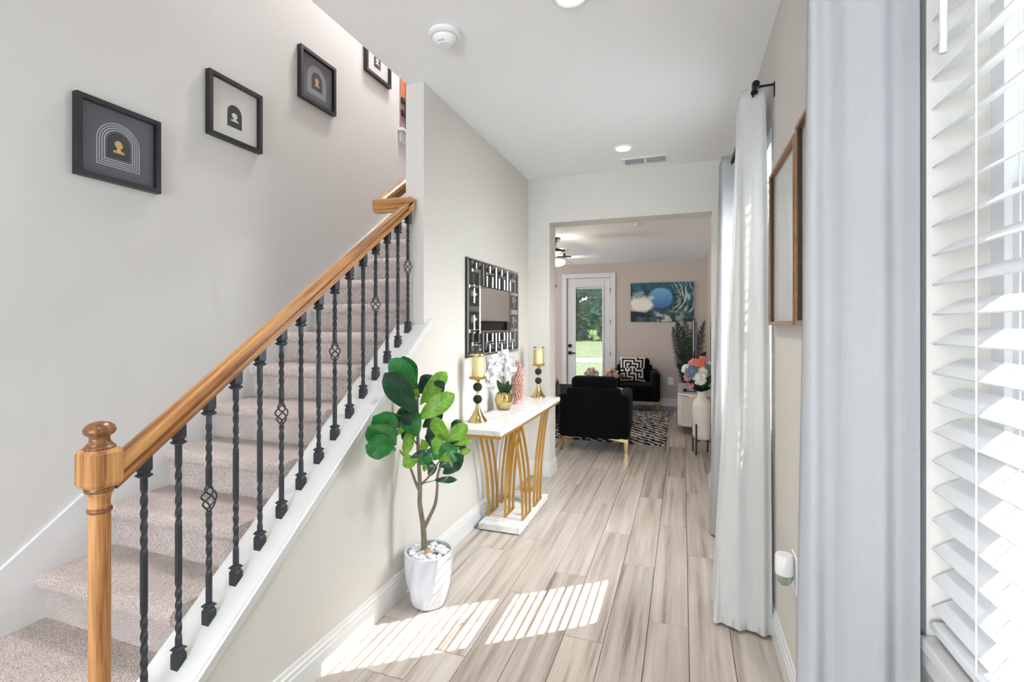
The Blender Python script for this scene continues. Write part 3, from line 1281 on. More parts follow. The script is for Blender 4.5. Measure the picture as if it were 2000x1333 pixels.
# ------------------------------------------------------------------ curtains
def pleat(s, k, ph=0.0):
    """sharpish pleat wave between -1 and 1"""
    t = s * k + ph
    q = math.sin(2 * PI * t)
    return math.copysign(abs(q) ** 0.75, q)


def curtain(name, label, y0, y1, ztop, zbot, xc_top, amp_top, xc_bot, amp_bot, folds, m, ph, flare=0.0, group=None, seed=0, taper=0.0, ripple=0.006):
    t = thing(name, label, 'curtain', (xc_bot, (y0 + y1) / 2, zbot), group=group)
    nx, nz = 150, 44

    def span(tz):
        lo = (xc_top - amp_top) * (1 - tz ** 1.3) + (xc_bot - amp_bot) * tz ** 1.3
        hi = (xc_top + amp_top) * (1 - tz ** 0.3) + (xc_bot + amp_bot) * tz ** 0.3
        return (lo + hi) / 2, (hi - lo) / 2
    bm_ = new()
    grid = []
    for j in range(nz + 1):
        tz = j / nz
        z = ztop + (zbot - ztop) * tz
        e = tz ** 0.8
        xc, am = span(tz)
        row = []
        for i in range(nx + 1):
            s = i / nx
            wob = 0.12 * mnoise.noise(Vector((s * 3 + seed, tz * 1.6, seed * 1.7)))
            x = xc + taper * s * 0.5 + (am - taper * s * 0.5) * pleat(s + 0.03 * wob, folds, ph) + 0.012 * wob * (0.3 + tz)
            x = min(x, XR - 0.014)
            y = y0 + (y1 - y0) * s - flare * e * (1 - s) + 0.016 * math.cos(2 * PI * (s * folds * 1.0 + ph)) * (0.4 + 0.6 * tz) + 0.02 * wob + ripple * (0.5 + 0.5 * tz) * (math.sin(x * 62 + seed) + 0.6 * math.sin(x * 131 + 2 + seed))
            row.append(bm_.verts.new((x, y, z)))
        grid.append(row)
    for j in range(nz):
        for i in range(nx):
            bm_.faces.new((grid[j][i], grid[j][i + 1], grid[j + 1][i + 1], grid[j + 1][i]))
    o = obj('panel', bm_, m, t, smooth=True)
    sm = o.modifiers.new('thick', 'SOLIDIFY')
    sm.thickness = 0.0012
    # hem
    bm_ = new()
    for row, (k0, k1) in ((0, (0.0, 0.055)),):
        secs = []
        g2 = []
        for j in range(3):
            z = zbot + 0.001 + 0.085 * j / 2
            tz = (z - ztop) / (zbot - ztop)
            e = tz ** 0.8
            xc, am = span(tz)
            am += 0.0012
            r_ = []
            for i in range(nx + 1):
                s = i / nx
                wob = 0.12 * mnoise.noise(Vector((s * 3 + seed, tz * 1.6, seed * 1.7)))
                x = xc - 0.0016 + taper * s * 0.5 + (am - taper * s * 0.5) * pleat(s + 0.03 * wob, folds, ph) + 0.012 * wob * (0.3 + tz)
                x = min(x, XR - 0.0145)
                y = y0 - 0.0016 + (y1 - y0) * s - flare * e * (1 - s) + 0.016 * math.cos(2 * PI * (s * folds + ph)) * (0.4 + 0.6 * tz) + 0.02 * wob + ripple * (0.5 + 0.5 * tz) * (math.sin(x * 62 + seed) + 0.6 * math.sin(x * 131 + 2 + seed))
                r_.append(bm_.verts.new((x, y, z)))
            g2.append(r_)
        for j in range(2):
            for i in range(nx):
                bm_.faces.new((g2[j][i], g2[j][i + 1], g2[j + 1][i + 1], g2[j + 1][i]))
    obj('hem', bm_, m, t, smooth=True)
    return t


curtain('curtain', 'off white curtain panel with floor length hem on the near side of the far window', 2.455, 2.72, 2.475, 0.015,
        0.295, 0.043, 0.254, 0.119, 3.3, 'curtain_cream', 0.25, flare=0.06, ripple=0.011, group='white curtain panels', seed=3)
curtain('curtain', 'white curtain panel glimpsed beyond the nearer one, next to the opening', 3.40, 3.72, 2.48, 0.015,
        0.275, 0.04, 0.255, 0.085, 3.3, 'curtain', 0.2, group='white curtain panels', seed=9)
curtain('curtain', 'large white curtain panel in front, beside the slatted blind', 0.985, 1.25, 2.475, 0.015,
        0.290, 0.080, 0.270, 0.097, 2.8, 'curtain', 0.25, flare=0.01, taper=0.06, ripple=0.014, group='white curtain panels', seed=5)

ROD_X, ROD_Z = 0.303, 2.446


def rod(ya, yb_, label):
    t = thing('curtain_rod', label, 'curtain rod', (ROD_X, (ya + yb_) / 2, ROD_Z), group='black curtain rods')
    bm_ = new()
    tube(bm_, [(ROD_X, ya, ROD_Z), (ROD_X, yb_, ROD_Z)], 0.0105, 16)
    obj('rod', bm_, 'black_metal', t, smooth=40)
    for yy, sgn in ((ya, -1), (yb_, 1)):
        bm_ = new()
        tube(bm_, [(ROD_X, yy, ROD_Z), (ROD_X, yy + sgn * 0.028, ROD_Z)], 0.0155, 18)
        obj('finial', bm_, 'black_metal', t, smooth=40)
        yk = yy - sgn * 0.03
        bm_ = new()
        rbox(bm_, (XR - 0.004, yk - 0.009, ROD_Z - 0.045), (XR, yk + 0.009, ROD_Z + 0.02), 0.001)
        rbox(bm_, (ROD_X, yk - 0.005, ROD_Z + 0.006), (XR - 0.003, yk + 0.005, ROD_Z + 0.014), 0.001)
        rbox(bm_, (ROD_X - 0.014, yk - 0.006, ROD_Z - 0.020), (ROD_X + 0.014, yk + 0.006, ROD_Z - 0.010), 0.001)
        tube(bm_, [(ROD_X - 0.006, yk, ROD_Z - 0.014), (ROD_X - 0.006, yk, ROD_Z - 0.034)], 0.003, 8)
        obj('bracket', bm_, 'black_metal', t)


rod(2.40, 3.45, 'black curtain rod above the far window')
rod(-0.25, 1.28, 'black curtain rod above the near window')

# ------------------------------------------------------------------ pictures on the right wall
def wall_picture(y0, y1, z0, z1, label):
    f = thing('picture_frame', label, 'picture', (XR, (y0 + y1) / 2, z0), group='bronze framed pictures on the right wall')
    D, wd_ = 0.032, 0.015
    bm_ = new()
    x0, x1 = XR - D, XR
    rbox(bm_, (x0, y0, z0), (x1, y0 + wd_, z1), 0.003)
    rbox(bm_, (x0, y1 - wd_, z0), (x1, y1, z1), 0.003)
    rbox(bm_, (x0, y0 + wd_, z0), (x1, y1 - wd_, z0 + wd_), 0.003)
    rbox(bm_, (x0, y0 + wd_, z1 - wd_), (x1, y1 - wd_, z1), 0.003)
    obj('frame', bm_, 'bronze', f)
    bm_ = new()
    e = 0.0015
    for (a, b_, c, d) in ((y0 - e, y0, z0, z1), (y1, y1 + e, z0, z1)):
        box(bm_, (x0 + 0.006, a, c), (x1, b_, d))
    i = wd_
    box(bm_, (x0 + 0.006, y1 - i - 0.003, z0 + i), (x0 + 0.018, y1 - i, z1 - i))
    obj('frame_side', bm_, 'bronze_dark', f)
    bm_ = new()
    box(bm_, (x0 + 0.020, y0 + wd_, z0 + wd_), (x1, y1 - wd_, z1 - wd_))
    obj('print', bm_, 'pic_print', f)
    bm_ = new()
    box(bm_, (x0 + 0.013, y0 + wd_, z0 + wd_), (x0 + 0.015, y1 - wd_, z1 - wd_))
    obj('glass', bm_, 'frame_glass', f)


wall_picture(1.875, 2.385, 1.383, 2.035, 'bronze framed picture under glass nearest the far curtain')
wall_picture(1.345, 1.855, 1.383, 2.050, 'bronze framed picture half hidden behind the front curtain')

# plug-in air freshener in its outlet
af = thing('air_freshener', 'white plug-in air freshener with clear bottle low on the right wall', 'air freshener', (XR, 2.0, 0.44))
bm = new()
rbox(bm, (XR - 0.006, 1.955, 0.42), (XR, 2.045, 0.555), 0.002)
obj('outlet_plate', bm, 'plastic_white', af)
bm = new()
lathe(bm, [(0.030, 0), (0.031, 0.01), (0.031, 0.062), (0.027, 0.07), (0.0001, 0.071)], (XR - 0.037, 2.0, 0.478), 20)
obj('body', bm, 'plastic_white', af, smooth=50)
bm = new()
lathe(bm, [(0.0001, 0), (0.014, 0.003), (0.024, 0.014), (0.028, 0.03), (0.028, 0.042)], (XR - 0.037, 2.0, 0.437), 20)
obj('bottle', bm, 'plastic_clear', af, smooth=50)

# ------------------------------------------------------------------ ceiling fittings
t = thing('smoke_detector', 'round white smoke detector on the foyer ceiling', 'smoke detector', (-1.045, 2.03, ZC - 0.055))
c = (-1.045, 2.03, ZC)
bm = new()
lathe(bm, [(0.074, 0), (0.074, -0.012), (0.066, -0.018), (0.056, -0.020)], c, 36)
obj('base_plate', bm, 'plastic_white', t, smooth=40)
bm = new()
lathe(bm, [(0.053, -0.018), (0.053, -0.023)], c, 36)
obj('slot', bm, 'slot_dark', t)
bm = new()
lathe(bm, [(0.057, -0.023), (0.055, -0.036), (0.047, -0.046), (0.034, -0.050), (0.030, -0.056), (0.0001, -0.058)], c, 36)
cv = obj('cover', bm, 'plastic_white', t, smooth=40)
bm = new()
for k in range(5):
    box(bm, (c[0] - 0.012 + k * 0.006, c[1] - 0.04, ZC - 0.0525), (c[0] - 0.010 + k * 0.006, c[1] - 0.034, ZC - 0.0475))
obj('grille', bm, 'slot_dark', cv)

t = thing('smoke_detector', 'tiny white detector on the living room ceiling', 'smoke detector', (-0.46, 5.48, ZLC - 0.03))
bm = new()
lathe(bm, [(0.05, 0), (0.05, -0.012), (0.04, -0.022), (0.0001, -0.024)], (-0.46, 5.48, ZLC), 20)
obj('cover', bm, 'plastic_white', t, smooth=40)


def downlight(x, y, label):
    t_ = thing('recessed_light', label, 'ceiling light', (x, y, ZC - 0.012), group='recessed ceiling lights')
    bm_ = new()
    lathe(bm_, [(0.078, 0), (0.078, -0.004), (0.066, -0.010), (0.056, -0.006), (0.056, -0.001)], (x, y, ZC), 36)
    obj('trim_ring', bm_, 'plastic_white', t_, smooth=40)
    bm_ = new()
    lathe(bm_, [(0.056, -0.001), (0.054, -0.006), (0.0001, -0.006)], (x, y, ZC), 36)
    obj('lens', bm_, 'downlight_glow', t_, smooth=40)
    lamp('downlight_lamp', 'AREA', (x, y, ZC - 0.014), 3.9, (1.0, 0.94, 0.86), 0.1, None, None, math.radians(104)).parent = t_
    for ch in t_.children:
        if ch.type == 'LIGHT':
            ch.location = (0, 0, -0.003)


downlight(-0.431, 3.784, 'lit recessed ceiling light in front of the ceiling vent')
downlight(-0.438, 1.965, 'recessed ceiling light cut off by the top edge of the picture')
for yy in (0.146, -1.67):      # unseen lamps added without fixtures, spaced like the row, to brighten the near floor
    lamp('downlight_lamp', 'AREA', (-0.44, yy, ZC - 0.017), 3.9, (1.0, 0.94, 0.86), 0.1, None, None, math.radians(104))

t = thing('ceiling_vent', 'white slatted air vent on the ceiling above the opening', 'vent', (-0.29, 4.10, ZC - 0.01))
vx0, vx1, vy0, vy1 = -0.475, -0.11, 4.03, 4.20
bm = new()
fw = 0.022
box(bm, (vx0, vy0, ZC - 0.008), (vx1, vy0 + fw, ZC))
box(bm, (vx0, vy1 - fw, ZC - 0.008), (vx1, vy1, ZC))
box(bm, (vx0, vy0 + fw, ZC - 0.008), (vx0 + fw, vy1 - fw, ZC))
box(bm, (vx1 - fw, vy0 + fw, ZC - 0.008), (vx1, vy1 - fw, ZC))
xm = (vx0 + vx1) / 2
box(bm, (xm - 0.012, vy0 + fw, ZC - 0.007), (xm + 0.012, vy1 - fw, ZC))
obj('frame', bm, 'vent_white', t)
bm = new()
box(bm, (vx0 + fw, vy0 + fw, ZC - 0.0015), (vx1 - fw, vy1 - fw, ZC - 0.0005))
obj('backing', bm, 'slot_dark', t)
for k in range(9):
    yy = vy0 + fw + 0.008 + k * 0.0138
    for xa_, xb_ in ((vx0 + fw, xm - 0.012), (xm + 0.012, vx1 - fw)):
        bm = new()
        prism(bm, [(yy, ZC - 0.002), (yy + 0.0025, ZC - 0.002), (yy - 0.003, ZC - 0.0085), (yy - 0.005, ZC - 0.0085)], 0, xa_, xb_)
        obj('slat', bm, 'vent_white', t)

# ------------------------------------------------------------------ mirror on the left wall
MY0, MY1, MZ0, MZ1 = 2.93, 3.965, 1.168, 1.838
t = thing('wall_mirror', 'mirror with black and silver geometric fretwork frame above the console', 'mirror', (XL, (MY0 + MY1) / 2, MZ0))
bm = new()
box(bm, (XL, MY0, MZ0), (XL + 0.018, MY1, MZ1))
obj('backing', bm, 'mirror_black', t)
IY0, IY1, IZ0, IZ1 = 3.145, 3.745, 1.345, 1.645
bm = new()
box(bm, (XL + 0.018, IY0, IZ0), (XL + 0.022, IY1, IZ1))
obj('mirror_pane', bm, 'mirror', t)


def mstrip(ya, yb_, za, zb_, th=0.008, m='mirror_strip'):
    bm_ = new()
    if yb_ - ya < 0.004 or zb_ - za < 0.004:
        bm_.free()
        return
    cx = min(yb_ - ya, zb_ - za) * 0.32
    x0, x1 = XL + 0.018, XL + 0.018 + th
    loft(bm_, [[(x0, ya, za), (x0, yb_, za), (x0, yb_, zb_), (x0, ya, zb_)],
               [(x0 + th * .4, ya, za), (x0 + th * .4, yb_, za), (x0 + th * .4, yb_, zb_), (x0 + th * .4, ya, zb_)],
               [(x1, ya + cx, za + cx), (x1, yb_ - cx, za + cx), (x1, yb_ - cx, zb_ - cx), (x1, ya + cx, zb_ - cx)]])
    obj('mirror_strip', bm_, m, t)


g = 0.018
# outer and inner borders
mstrip(MY0, MY1, MZ1 - g, MZ1)
mstrip(MY0, MY1, MZ0, MZ0 + g)
mstrip(MY0, MY0 + g, MZ0 + g, MZ1 - g)
mstrip(MY1 - g, MY1, MZ0 + g, MZ1 - g)
mstrip(IY0 - g, IY1 + g, IZ1, IZ1 + g)
mstrip(IY0 - g, IY1 + g, IZ0 - g, IZ0)
mstrip(IY0 - g, IY0, IZ0, IZ1)
mstrip(IY1, IY1 + g, IZ0, IZ1)
# H shaped fret along the top and bottom bands
nH = 4
for zlo, zhi, flip in ((IZ1 + g, MZ1 - g, False), (MZ0 + g, IZ0 - g, True)):
    span = MY1 - MY0 - 2 * g
    for k in range(nH):
        a = MY0 + g + span * k / nH
        s = span / nH
        hgt = zhi - zlo
        mid = zlo + hgt * (0.52 if not flip else 0.42)
        if k:
            mstrip(a - 0.008, a + 0.008, zlo, zhi)
        mstrip(a + s * 0.28 - 0.008, a + s * 0.28 + 0.008, zlo if not flip else mid, mid if not flip else zhi)
        mstrip(a + s * 0.72 - 0.008, a + s * 0.72 + 0.008, zlo if not flip else mid, mid if not flip else zhi)
        mstrip(a + s * 0.20, a + s * 0.80, mid, mid + 0.024)
        if not flip:
            mstrip(a + s * 0.5 - 0.008, a + s * 0.5 + 0.010, mid + 0.024, zhi)
        else:
            mstrip(a + s * 0.5 - 0.008, a + s * 0.5 + 0.008, zlo, mid)
        zz = (mid + 0.03, zhi - 0.01) if not flip else (zlo + 0.01, mid - 0.006)
        for q in (0.16, 0.66):
            mstrip(a + s * q, a + s * (q + 0.18), zz[0] + 0.012, zz[0] + 0.056)
# side bands
for ylo, yhi in ((MY0 + g, IY0 - g), (IY1 + g, MY1 - g)):
    ym = (ylo + yhi) / 2
    zc = (IZ0 + IZ1) / 2
    mstrip(ym - 0.010, ym + 0.010, zc + 0.04, IZ1 + g)
    mstrip(ym - 0.010, ym + 0.010, IZ0 - g, zc - 0.04)
    mstrip(ylo, yhi, zc - 0.018, zc + 0.018)
    for zz in (zc + 0.075, zc - 0.095):
        mstrip(ym - 0.055, ym - 0.012, zz, zz + 0.05)
        mstrip(ym + 0.012, ym + 0.055, zz + 0.015, zz + 0.035)
    mstrip(ylo, yhi, IZ1 + g - 0.03, IZ1 + g - 0.006)
    mstrip(ylo, yhi, IZ0 - g + 0.006, IZ0 - g + 0.03)

# ------------------------------------------------------------------ console table
TZ = 0.765
t = thing('console_table', 'narrow console table with marble top and base and curved gold bars', 'console table', (-1.16, 3.375, 0))
bm = new()
rbox(bm, (-1.315, 2.65, TZ - 0.032), (-1.0, 4.10, TZ), 0.003)
obj('table_top', bm, 'marble_white', t)
bm = new()
box(bm, (-1.31, 2.654, TZ - 0.050), (-1.004, 4.096, TZ - 0.032))
obj('apron', bm, 'gold_paint', t)
bm = new()
rbox(bm, (-1.305, 3.03, 0.006), (-1.01, 3.725, 0.05), 0.003)
for px in (-1.28, -1.035):
    for py in (3.06, 3.69):
        box(bm, (px - 0.012, py - 0.012, 0), (px + 0.012, py + 0.012, 0.006))
obj('base', bm, 'marble_white', t)
for X, yb0, dirn in ((-1.285, 3.16, -1), (-1.285, 3.42, 1), (-1.165, 3.17, 1), (-1.035, 3.16, -1), (-1.035, 3.43, 1)):
    for k in range(3):
        ys = yb0 + 0.085 * k
        reach = (0.20 if dirn < 0 else 0.24)
        sec = []
        for q in range(13):
            s = q / 12
            yy = ys + dirn * reach * (s ** 2.2) + dirn * 0.03 * (k - 1) * s * 0
            zz = 0.05 + (TZ - 0.05 - 0.05) * s
            h, d = 0.0075, 0.0075
            sec.append([(X - d, yy - h, zz), (X + d, yy - h, zz), (X + d, yy + h, zz), (X - d, yy + h, zz)])
        bm = new()
        loft(bm, sec)
        obj('curved_bar', bm, 'gold_paint', t)
    bm = new()
    box(bm, (X - 0.008, yb0 - 0.01, 0.05), (X + 0.008, yb0 + 0.18, 0.056))
    obj('foot_bar', bm, 'gold_paint', t)

# jar on the table base
j = thing('candle_jar', 'small white jar with gold band on the console base', 'jar', (-1.11, 3.50, 0.05))
bm = new()
lathe(bm, [(0.036, 0), (0.04, 0.004), (0.04, 0.085), (0.036, 0.09)], (-1.11, 3.50, 0.05), 24)
obj('body', bm, 'ceramic_white', j, smooth=40)
bm = new()
lathe(bm, [(0.041, 0.085), (0.042, 0.09), (0.042, 0.112), (0.034, 0.116), (0.0001, 0.117)], (-1.11, 3.50, 0.05), 24)
obj('lid', bm, 'gold', j, smooth=40)


def candle_holder(x, y, label):
    t_ = thing('candle_holder', label, 'candle holder', (x, y, TZ), group='gold candle holders on the console')
    c_ = (x, y, TZ)
    bm_ = new()
    lathe(bm_, [(0.060, 0), (0.061, 0.004), (0.058, 0.012), (0.042, 0.034), (0.027, 0.060), (0.017, 0.088), (0.012, 0.108), (0.013, 0.114), (0.009, 0.118)], c_, 36)
    obj('base', bm_, 'gold_bright', t_, smooth=60)
    for zz in (0.144, 0.222):
        bm_ = new()
        ball(bm_, (x, y, TZ + zz), 0.0295, 3)
        obj('ball', bm_, 'black_ball', t_, smooth=True)
    bm_ = new()
    lathe(bm_, [(0.012, 0.170), (0.008, 0.176), (0.008, 0.188), (0.012, 0.196)], c_, 20)
    lathe(bm_, [(0.011, 0.248), (0.011, 0.255), (0.015, 0.262), (0.015, 0.270)], c_, 20)
    obj('neck', bm_, 'gold_bright', t_, smooth=50)
    bm_ = new()
    lathe(bm_, [(0.015, 0.268), (0.050, 0.274), (0.056, 0.280), (0.056, 0.288), (0.050, 0.290)], c_, 36)
    obj('plate', bm_, 'gold', t_, smooth=50)
    bm_ = new()
    lathe(bm_, [(0.0365, 0.289), (0.0365, 0.410), (0.034, 0.414), (0.0001, 0.412)], c_, 28)
    cn = obj('candle', bm_, 'candle_wax', t_, smooth=40)
    bm_ = new()
    tube(bm_, [(x, y, TZ + 0.411), (x, y, TZ + 0.423)], 0.001, 6)
    obj('wick', bm_, 'black_ball', cn)
    bm_ = new()
    rings = lathe(bm_, [(0.0465, 0.289), (0.0465, 0.428)], c_, 36)
    bmesh.ops.delete(bm_, geom=[f for f in bm_.faces if len(f.verts) > 4], context='FACES')
    obj('glass', bm_, 'cup_glass', t_, smooth=True)
    bm_ = new()
    lathe(bm_, [(0.0455, 0.426), (0.0495, 0.426), (0.0495, 0.434), (0.0455, 0.434), (0.0455, 0.426)], c_, 36)
    bmesh.ops.delete(bm_, geom=[f for f in bm_.faces if len(f.verts) > 4], context='FACES')
    obj('rim', bm_, 'gold_bright', t_, smooth=40)


candle_holder(-1.245, 2.875, 'gold and black candle holder at the near end of the console')
candle_holder(-1.175, 4.025, 'gold and black candle holder at the far end of the console')

# gold vase shaped as a face, orchid in it
vc = (-1.245, 3.36, TZ)
t = thing('vase', 'shiny gold sculpted vase holding the white orchid', 'vase', vc)
bm = new()
lathe(bm, [(0.030, 0), (0.045, 0.004), (0.060, 0.035), (0.066, 0.072), (0.060, 0.108), (0.047, 0.130), (0.036, 0.134), (0.034, 0.128), (0.0001, 0.120)], vc, 40)
fd = Vector((0.62, -0.78, 0)).normalized()      # the face looks into the corridor
fs_ = Vector((0.78, 0.62, 0))
for v in bm.verts:
    r_ = v.co - Vector(vc)
    h = Vector((r_.x, r_.y, 0))
    if h.length < 0.02:
        continue
    a = math.atan2(h.dot(fs_), h.dot(fd))
    z = r_.z
    push = 0.016 * math.exp(-(a / 0.16) ** 2) * math.exp(-((z - 0.066) / 0.02) ** 2)
    push += 0.008 * math.exp(-(a / 0.28) ** 2) * math.exp(-((z - 0.034) / 0.009) ** 2)
    push -= 0.010 * math.exp(-((abs(a) - 0.42) / 0.2) ** 2) * math.exp(-((z - 0.084) / 0.012) ** 2)
    push += 0.006 * math.exp(-(a / 0.3) ** 2) * math.exp(-((z - 0.014) / 0.012) ** 2)
    push += 0.004 * mnoise.noise(Vector((a * 4, z * 60, 1.0)))
    v.co += h.normalized() * push
obj('body', bm, 'gold_bright', t, smooth=True)
op = thing('orchid', 'white orchid sprays with dark leaves in the gold vase', 'flower', (vc[0], vc[1], TZ + 0.125))
base = Vector((vc[0], vc[1], TZ + 0.122))
od = -vc[0] * SA + vc[1] * CA
spray_tips = [((978, 700), (952, 752)), ((985, 690), (1003, 722)), ((968, 702), (955, 735))]
fl_spots = []
for (mid_, tip_) in spray_tips:
    a = base
    b2 = P(mid_[0], mid_[1], od)
    c2 = P(tip_[0], tip_[1], od - 0.03)
    pts = []
    for k in range(15):
        s = k / 14
        pts.append(a * (1 - s) ** 2 + 2 * (b2 + (b2 - (a + c2) / 2) * 0.6) * s * (1 - s) + c2 * s * s)
    bm = new()
    tube(bm, pts, 0.0022, 6)
    obj('stem', bm, 'orchid_leaf', op, smooth=True)
    fl_spots += [pts[i] for i in (6, 8, 9, 10, 11, 12, 13, 14)]
random.seed(21)
for (u_, v_) in ((978, 692), (988, 688), (997, 700), (1003, 712), (960, 706), (953, 722), (972, 712), (985, 706), (950, 741), (958, 752), (968, 728), (992, 722), (1000, 731), (963, 744), (975, 738), (984, 730), (955, 731), (949, 734), (952, 748), (961, 757), (947, 752), (956, 714), (966, 697), (993, 693), (1006, 720), (971, 722)):
    fl_spots.append(P(u_, v_, od + random.uniform(-0.05, 0.04)))


def petal(bm_, c_, dirv, nrm, L, W):
    side = dirv.cross(nrm).normalized()
    n = 5
    L0, R0 = [], []
    for k in range(n + 1):
        s = k / n
        w_ = W * math.sin(PI * (0.12 + 0.84 * s)) ** 0.8
        p = c_ + dirv * (L * s) + nrm * (0.25 * L * s * s - 0.0)
        L0.append(bm_.verts.new(p - side * w_ + nrm * 0.003))
        R0.append(bm_.verts.new(p + side * w_ + nrm * 0.003))
    M0 = [bm_.verts.new(c_ + dirv * (L * k / n) + nrm * (0.25 * L * (k / n) ** 2)) for k in range(n + 1)]
    for k in range(n):
        bm_.faces.new((L0[k], M0[k], M0[k + 1], L0[k + 1]))
        bm_.faces.new((M0[k], R0[k], R0[k + 1], M0[k + 1]))


for p in fl_spots:
    nrm = (-CAMD + CAMX * random.uniform(-0.6, 0.6) + Vector((0, 0, random.uniform(-0.3, 0.4)))).normalized()
    u = nrm.cross(Vector((0, 0, 1))).normalized()
    v = nrm.cross(u).normalized()
    bm = new()
    ph = random.uniform(0, 0.4)
    for k, (L, W) in enumerate(((0.022, 0.009), (0.027, 0.014), (0.021, 0.008), (0.021, 0.008), (0.027, 0.014))):
        a = PI / 2 + ph + k * 2 * PI / 5
        petal(bm, p, (u * math.cos(a) - v * math.sin(a)).normalized(), nrm, L, W)
    ball(bm, p + nrm * 0.004, 0.004, 1)
    obj('blossom', bm, 'petal_white', op, smooth=True)
for (du, dz, L) in ((-0.03, 0.11, 0.12), (0.025, 0.12, 0.11), (-0.005, 0.09, 0.09), (0.04, 0.08, 0.1)):
    bm = new()
    d_ = (CAMX * du * 1.6 + Vector((0, 0, dz)) - CAMD * 0.02).normalized()
    petal(bm, base - Vector((0, 0, 0.01)), d_, -CAMD, L, 0.022)
    obj('leaf', bm, 'orchid_leaf', op, smooth=True)

# pink knobbly cone sculpture
pc = Vector((-1.225, 3.62, TZ))
t = thing('cone_ornament', 'pink knobbly cone ornament between the orchid and the far candle holder', 'ornament', pc)
bm = new()
lathe(bm, [(0.040, 0), (0.042, 0.012), (0.030, 0.030), (0.022, 0.045)], pc, 24)
obj('foot', bm, 'pink_ceramic', t, smooth=50)


def cone_r(s):
    return 0.052 * (math.sin(PI * (0.16 + 0.80 * s)) ** 0.85) * (1 - 0.25 * s)


bm = new()
lathe(bm, [(cone_r(k / 14), 0.04 + 0.30 * k / 14) for k in range(15)], pc, 24)
obj('core', bm, 'pink_core', t, smooth=True)
bm = new()
for k in range(18):
    s = (k + 0.5) / 18
    r_ = cone_r(s)
    n = max(5, int(2 * PI * r_ / 0.019))
    for q in range(n):
        a = 2 * PI * (q + 0.5 * (k % 2)) / n
        ball(bm, (pc.x + r_ * math.cos(a), pc.y + r_ * math.sin(a), pc.z + 0.04 + 0.30 * s), 0.0098, 1, (1, 1, 1.1))
k_ = obj('knobs', bm, 'pink_ceramic', t, smooth=True)
k_['kind'] = 'stuff'

# ------------------------------------------------------------------ fiddle leaf fig in a white pot
px_, py_ = -1.195, 2.152
pd = -px_ * SA + py_ * CA
pot = thing('plant_pot', 'white ceramic pot with spiral ridges on the floor by the stair wall', 'pot', (px_, py_, 0))
bm = new()
rings = []
prof = [(0.070, 0.0), (0.084, 0.006), (0.098, 0.04), (0.110, 0.09), (0.118, 0.15), (0.1215, 0.21), (0.1215, 0.25), (0.120, 0.264)]
n = 96
for k in range(33):
    s = k / 32 * (len(prof) - 1)
    i = min(int(s), len(prof) - 2)
    f = s - i
    r0 = prof[i][0] * (1 - f) + prof[i + 1][0] * f
    z0 = prof[i][1] * (1 - f) + prof[i + 1][1] * f
    fade = min(1, z0 / 0.03) * min(1, max(0, (0.262 - z0) / 0.03))
    ring = []
    for q in range(n):
        a = 2 * PI * q / n
        tw = (a * 7 - z0 * 22.0) % (2 * PI)
        saw = abs(math.sin(tw / 2)) ** 1.3
        r = r0 - 0.016 * fade * (1 - saw)
        ring.append((px_ + r * math.cos(a), py_ + r * math.sin(a), z0))
    rings.append(ring)
for (r, z) in ((0.108, 0.264), (0.106, 0.240)):
    rings.append([(px_ + r * math.cos(2 * PI * q / n), py_ + r * math.sin(2 * PI * q / n), z) for q in range(n)])
loft(bm, rings)
obj('body', bm, 'ceramic_white', pot, smooth=50)
random.seed(5)
bm = new()
for k in range(95):
    a, r = random.uniform(0, 2 * PI), 0.095 * math.sqrt(random.random())
    s = random.uniform(0.010, 0.0165)
    ball(bm, (px_ + r * math.cos(a), py_ + r * math.sin(a), 0.248 + random.uniform(0, 0.014) + (0.006 if k > 80 else 0)), s, 1,
         (random.uniform(.8, 1.4), random.uniform(.8, 1.4), random.uniform(.6, 1)), 0.12)
tag(obj('pebbles', bm, 'pebble_white'), 'white pebbles filling the top of the plant pot', 'pebbles', None, 'stuff')
bm = new()
p = P(835, 1071, pd - 0.045)
ball(bm, (p.x, p.y, 0.274), 0.016, 2, (1.1, 0.9, 0.85), 0.05)
tag(obj('pebble', bm, 'pebble_tan', smooth=True), 'single tan pebble at the foot of the fig trunk', 'pebble')

fig = thing('fiddle_leaf_fig', 'potted fiddle leaf fig with broad glossy green leaves', 'plant', (px_, py_, 0.25))


def Z7(x, y, dd=0.0):
    return P(710 + 0.2026 * x, 690 + 0.2026 * y, pd + dd)


def branch(pts, r0, r1, name='branch'):
    bm_ = new()
    pv = [Vector(p_) for p_ in pts]
    fine = []
    for i in range(len(pv) - 1):
        p0, p1, p2, p3 = pv[max(i - 1, 0)], pv[i], pv[i + 1], pv[min(i + 2, len(pv) - 1)]
        for k in range(5):
            s = k / 5
            fine.append(0.5 * ((2 * p1) + (-p0 + p2) * s + (2 * p0 - 5 * p1 + 4 * p2 - p3) * s * s + (-p0 + 3 * p1 - 3 * p2 + p3) * s ** 3))
    fine.append(pv[-1])
    m_ = len(fine) - 1
    tube(bm_, fine, [r0 + (r1 - r0) * i / m_ for i in range(m_ + 1)], 10)
    obj(name, bm_, 'bark', fig, smooth=True)


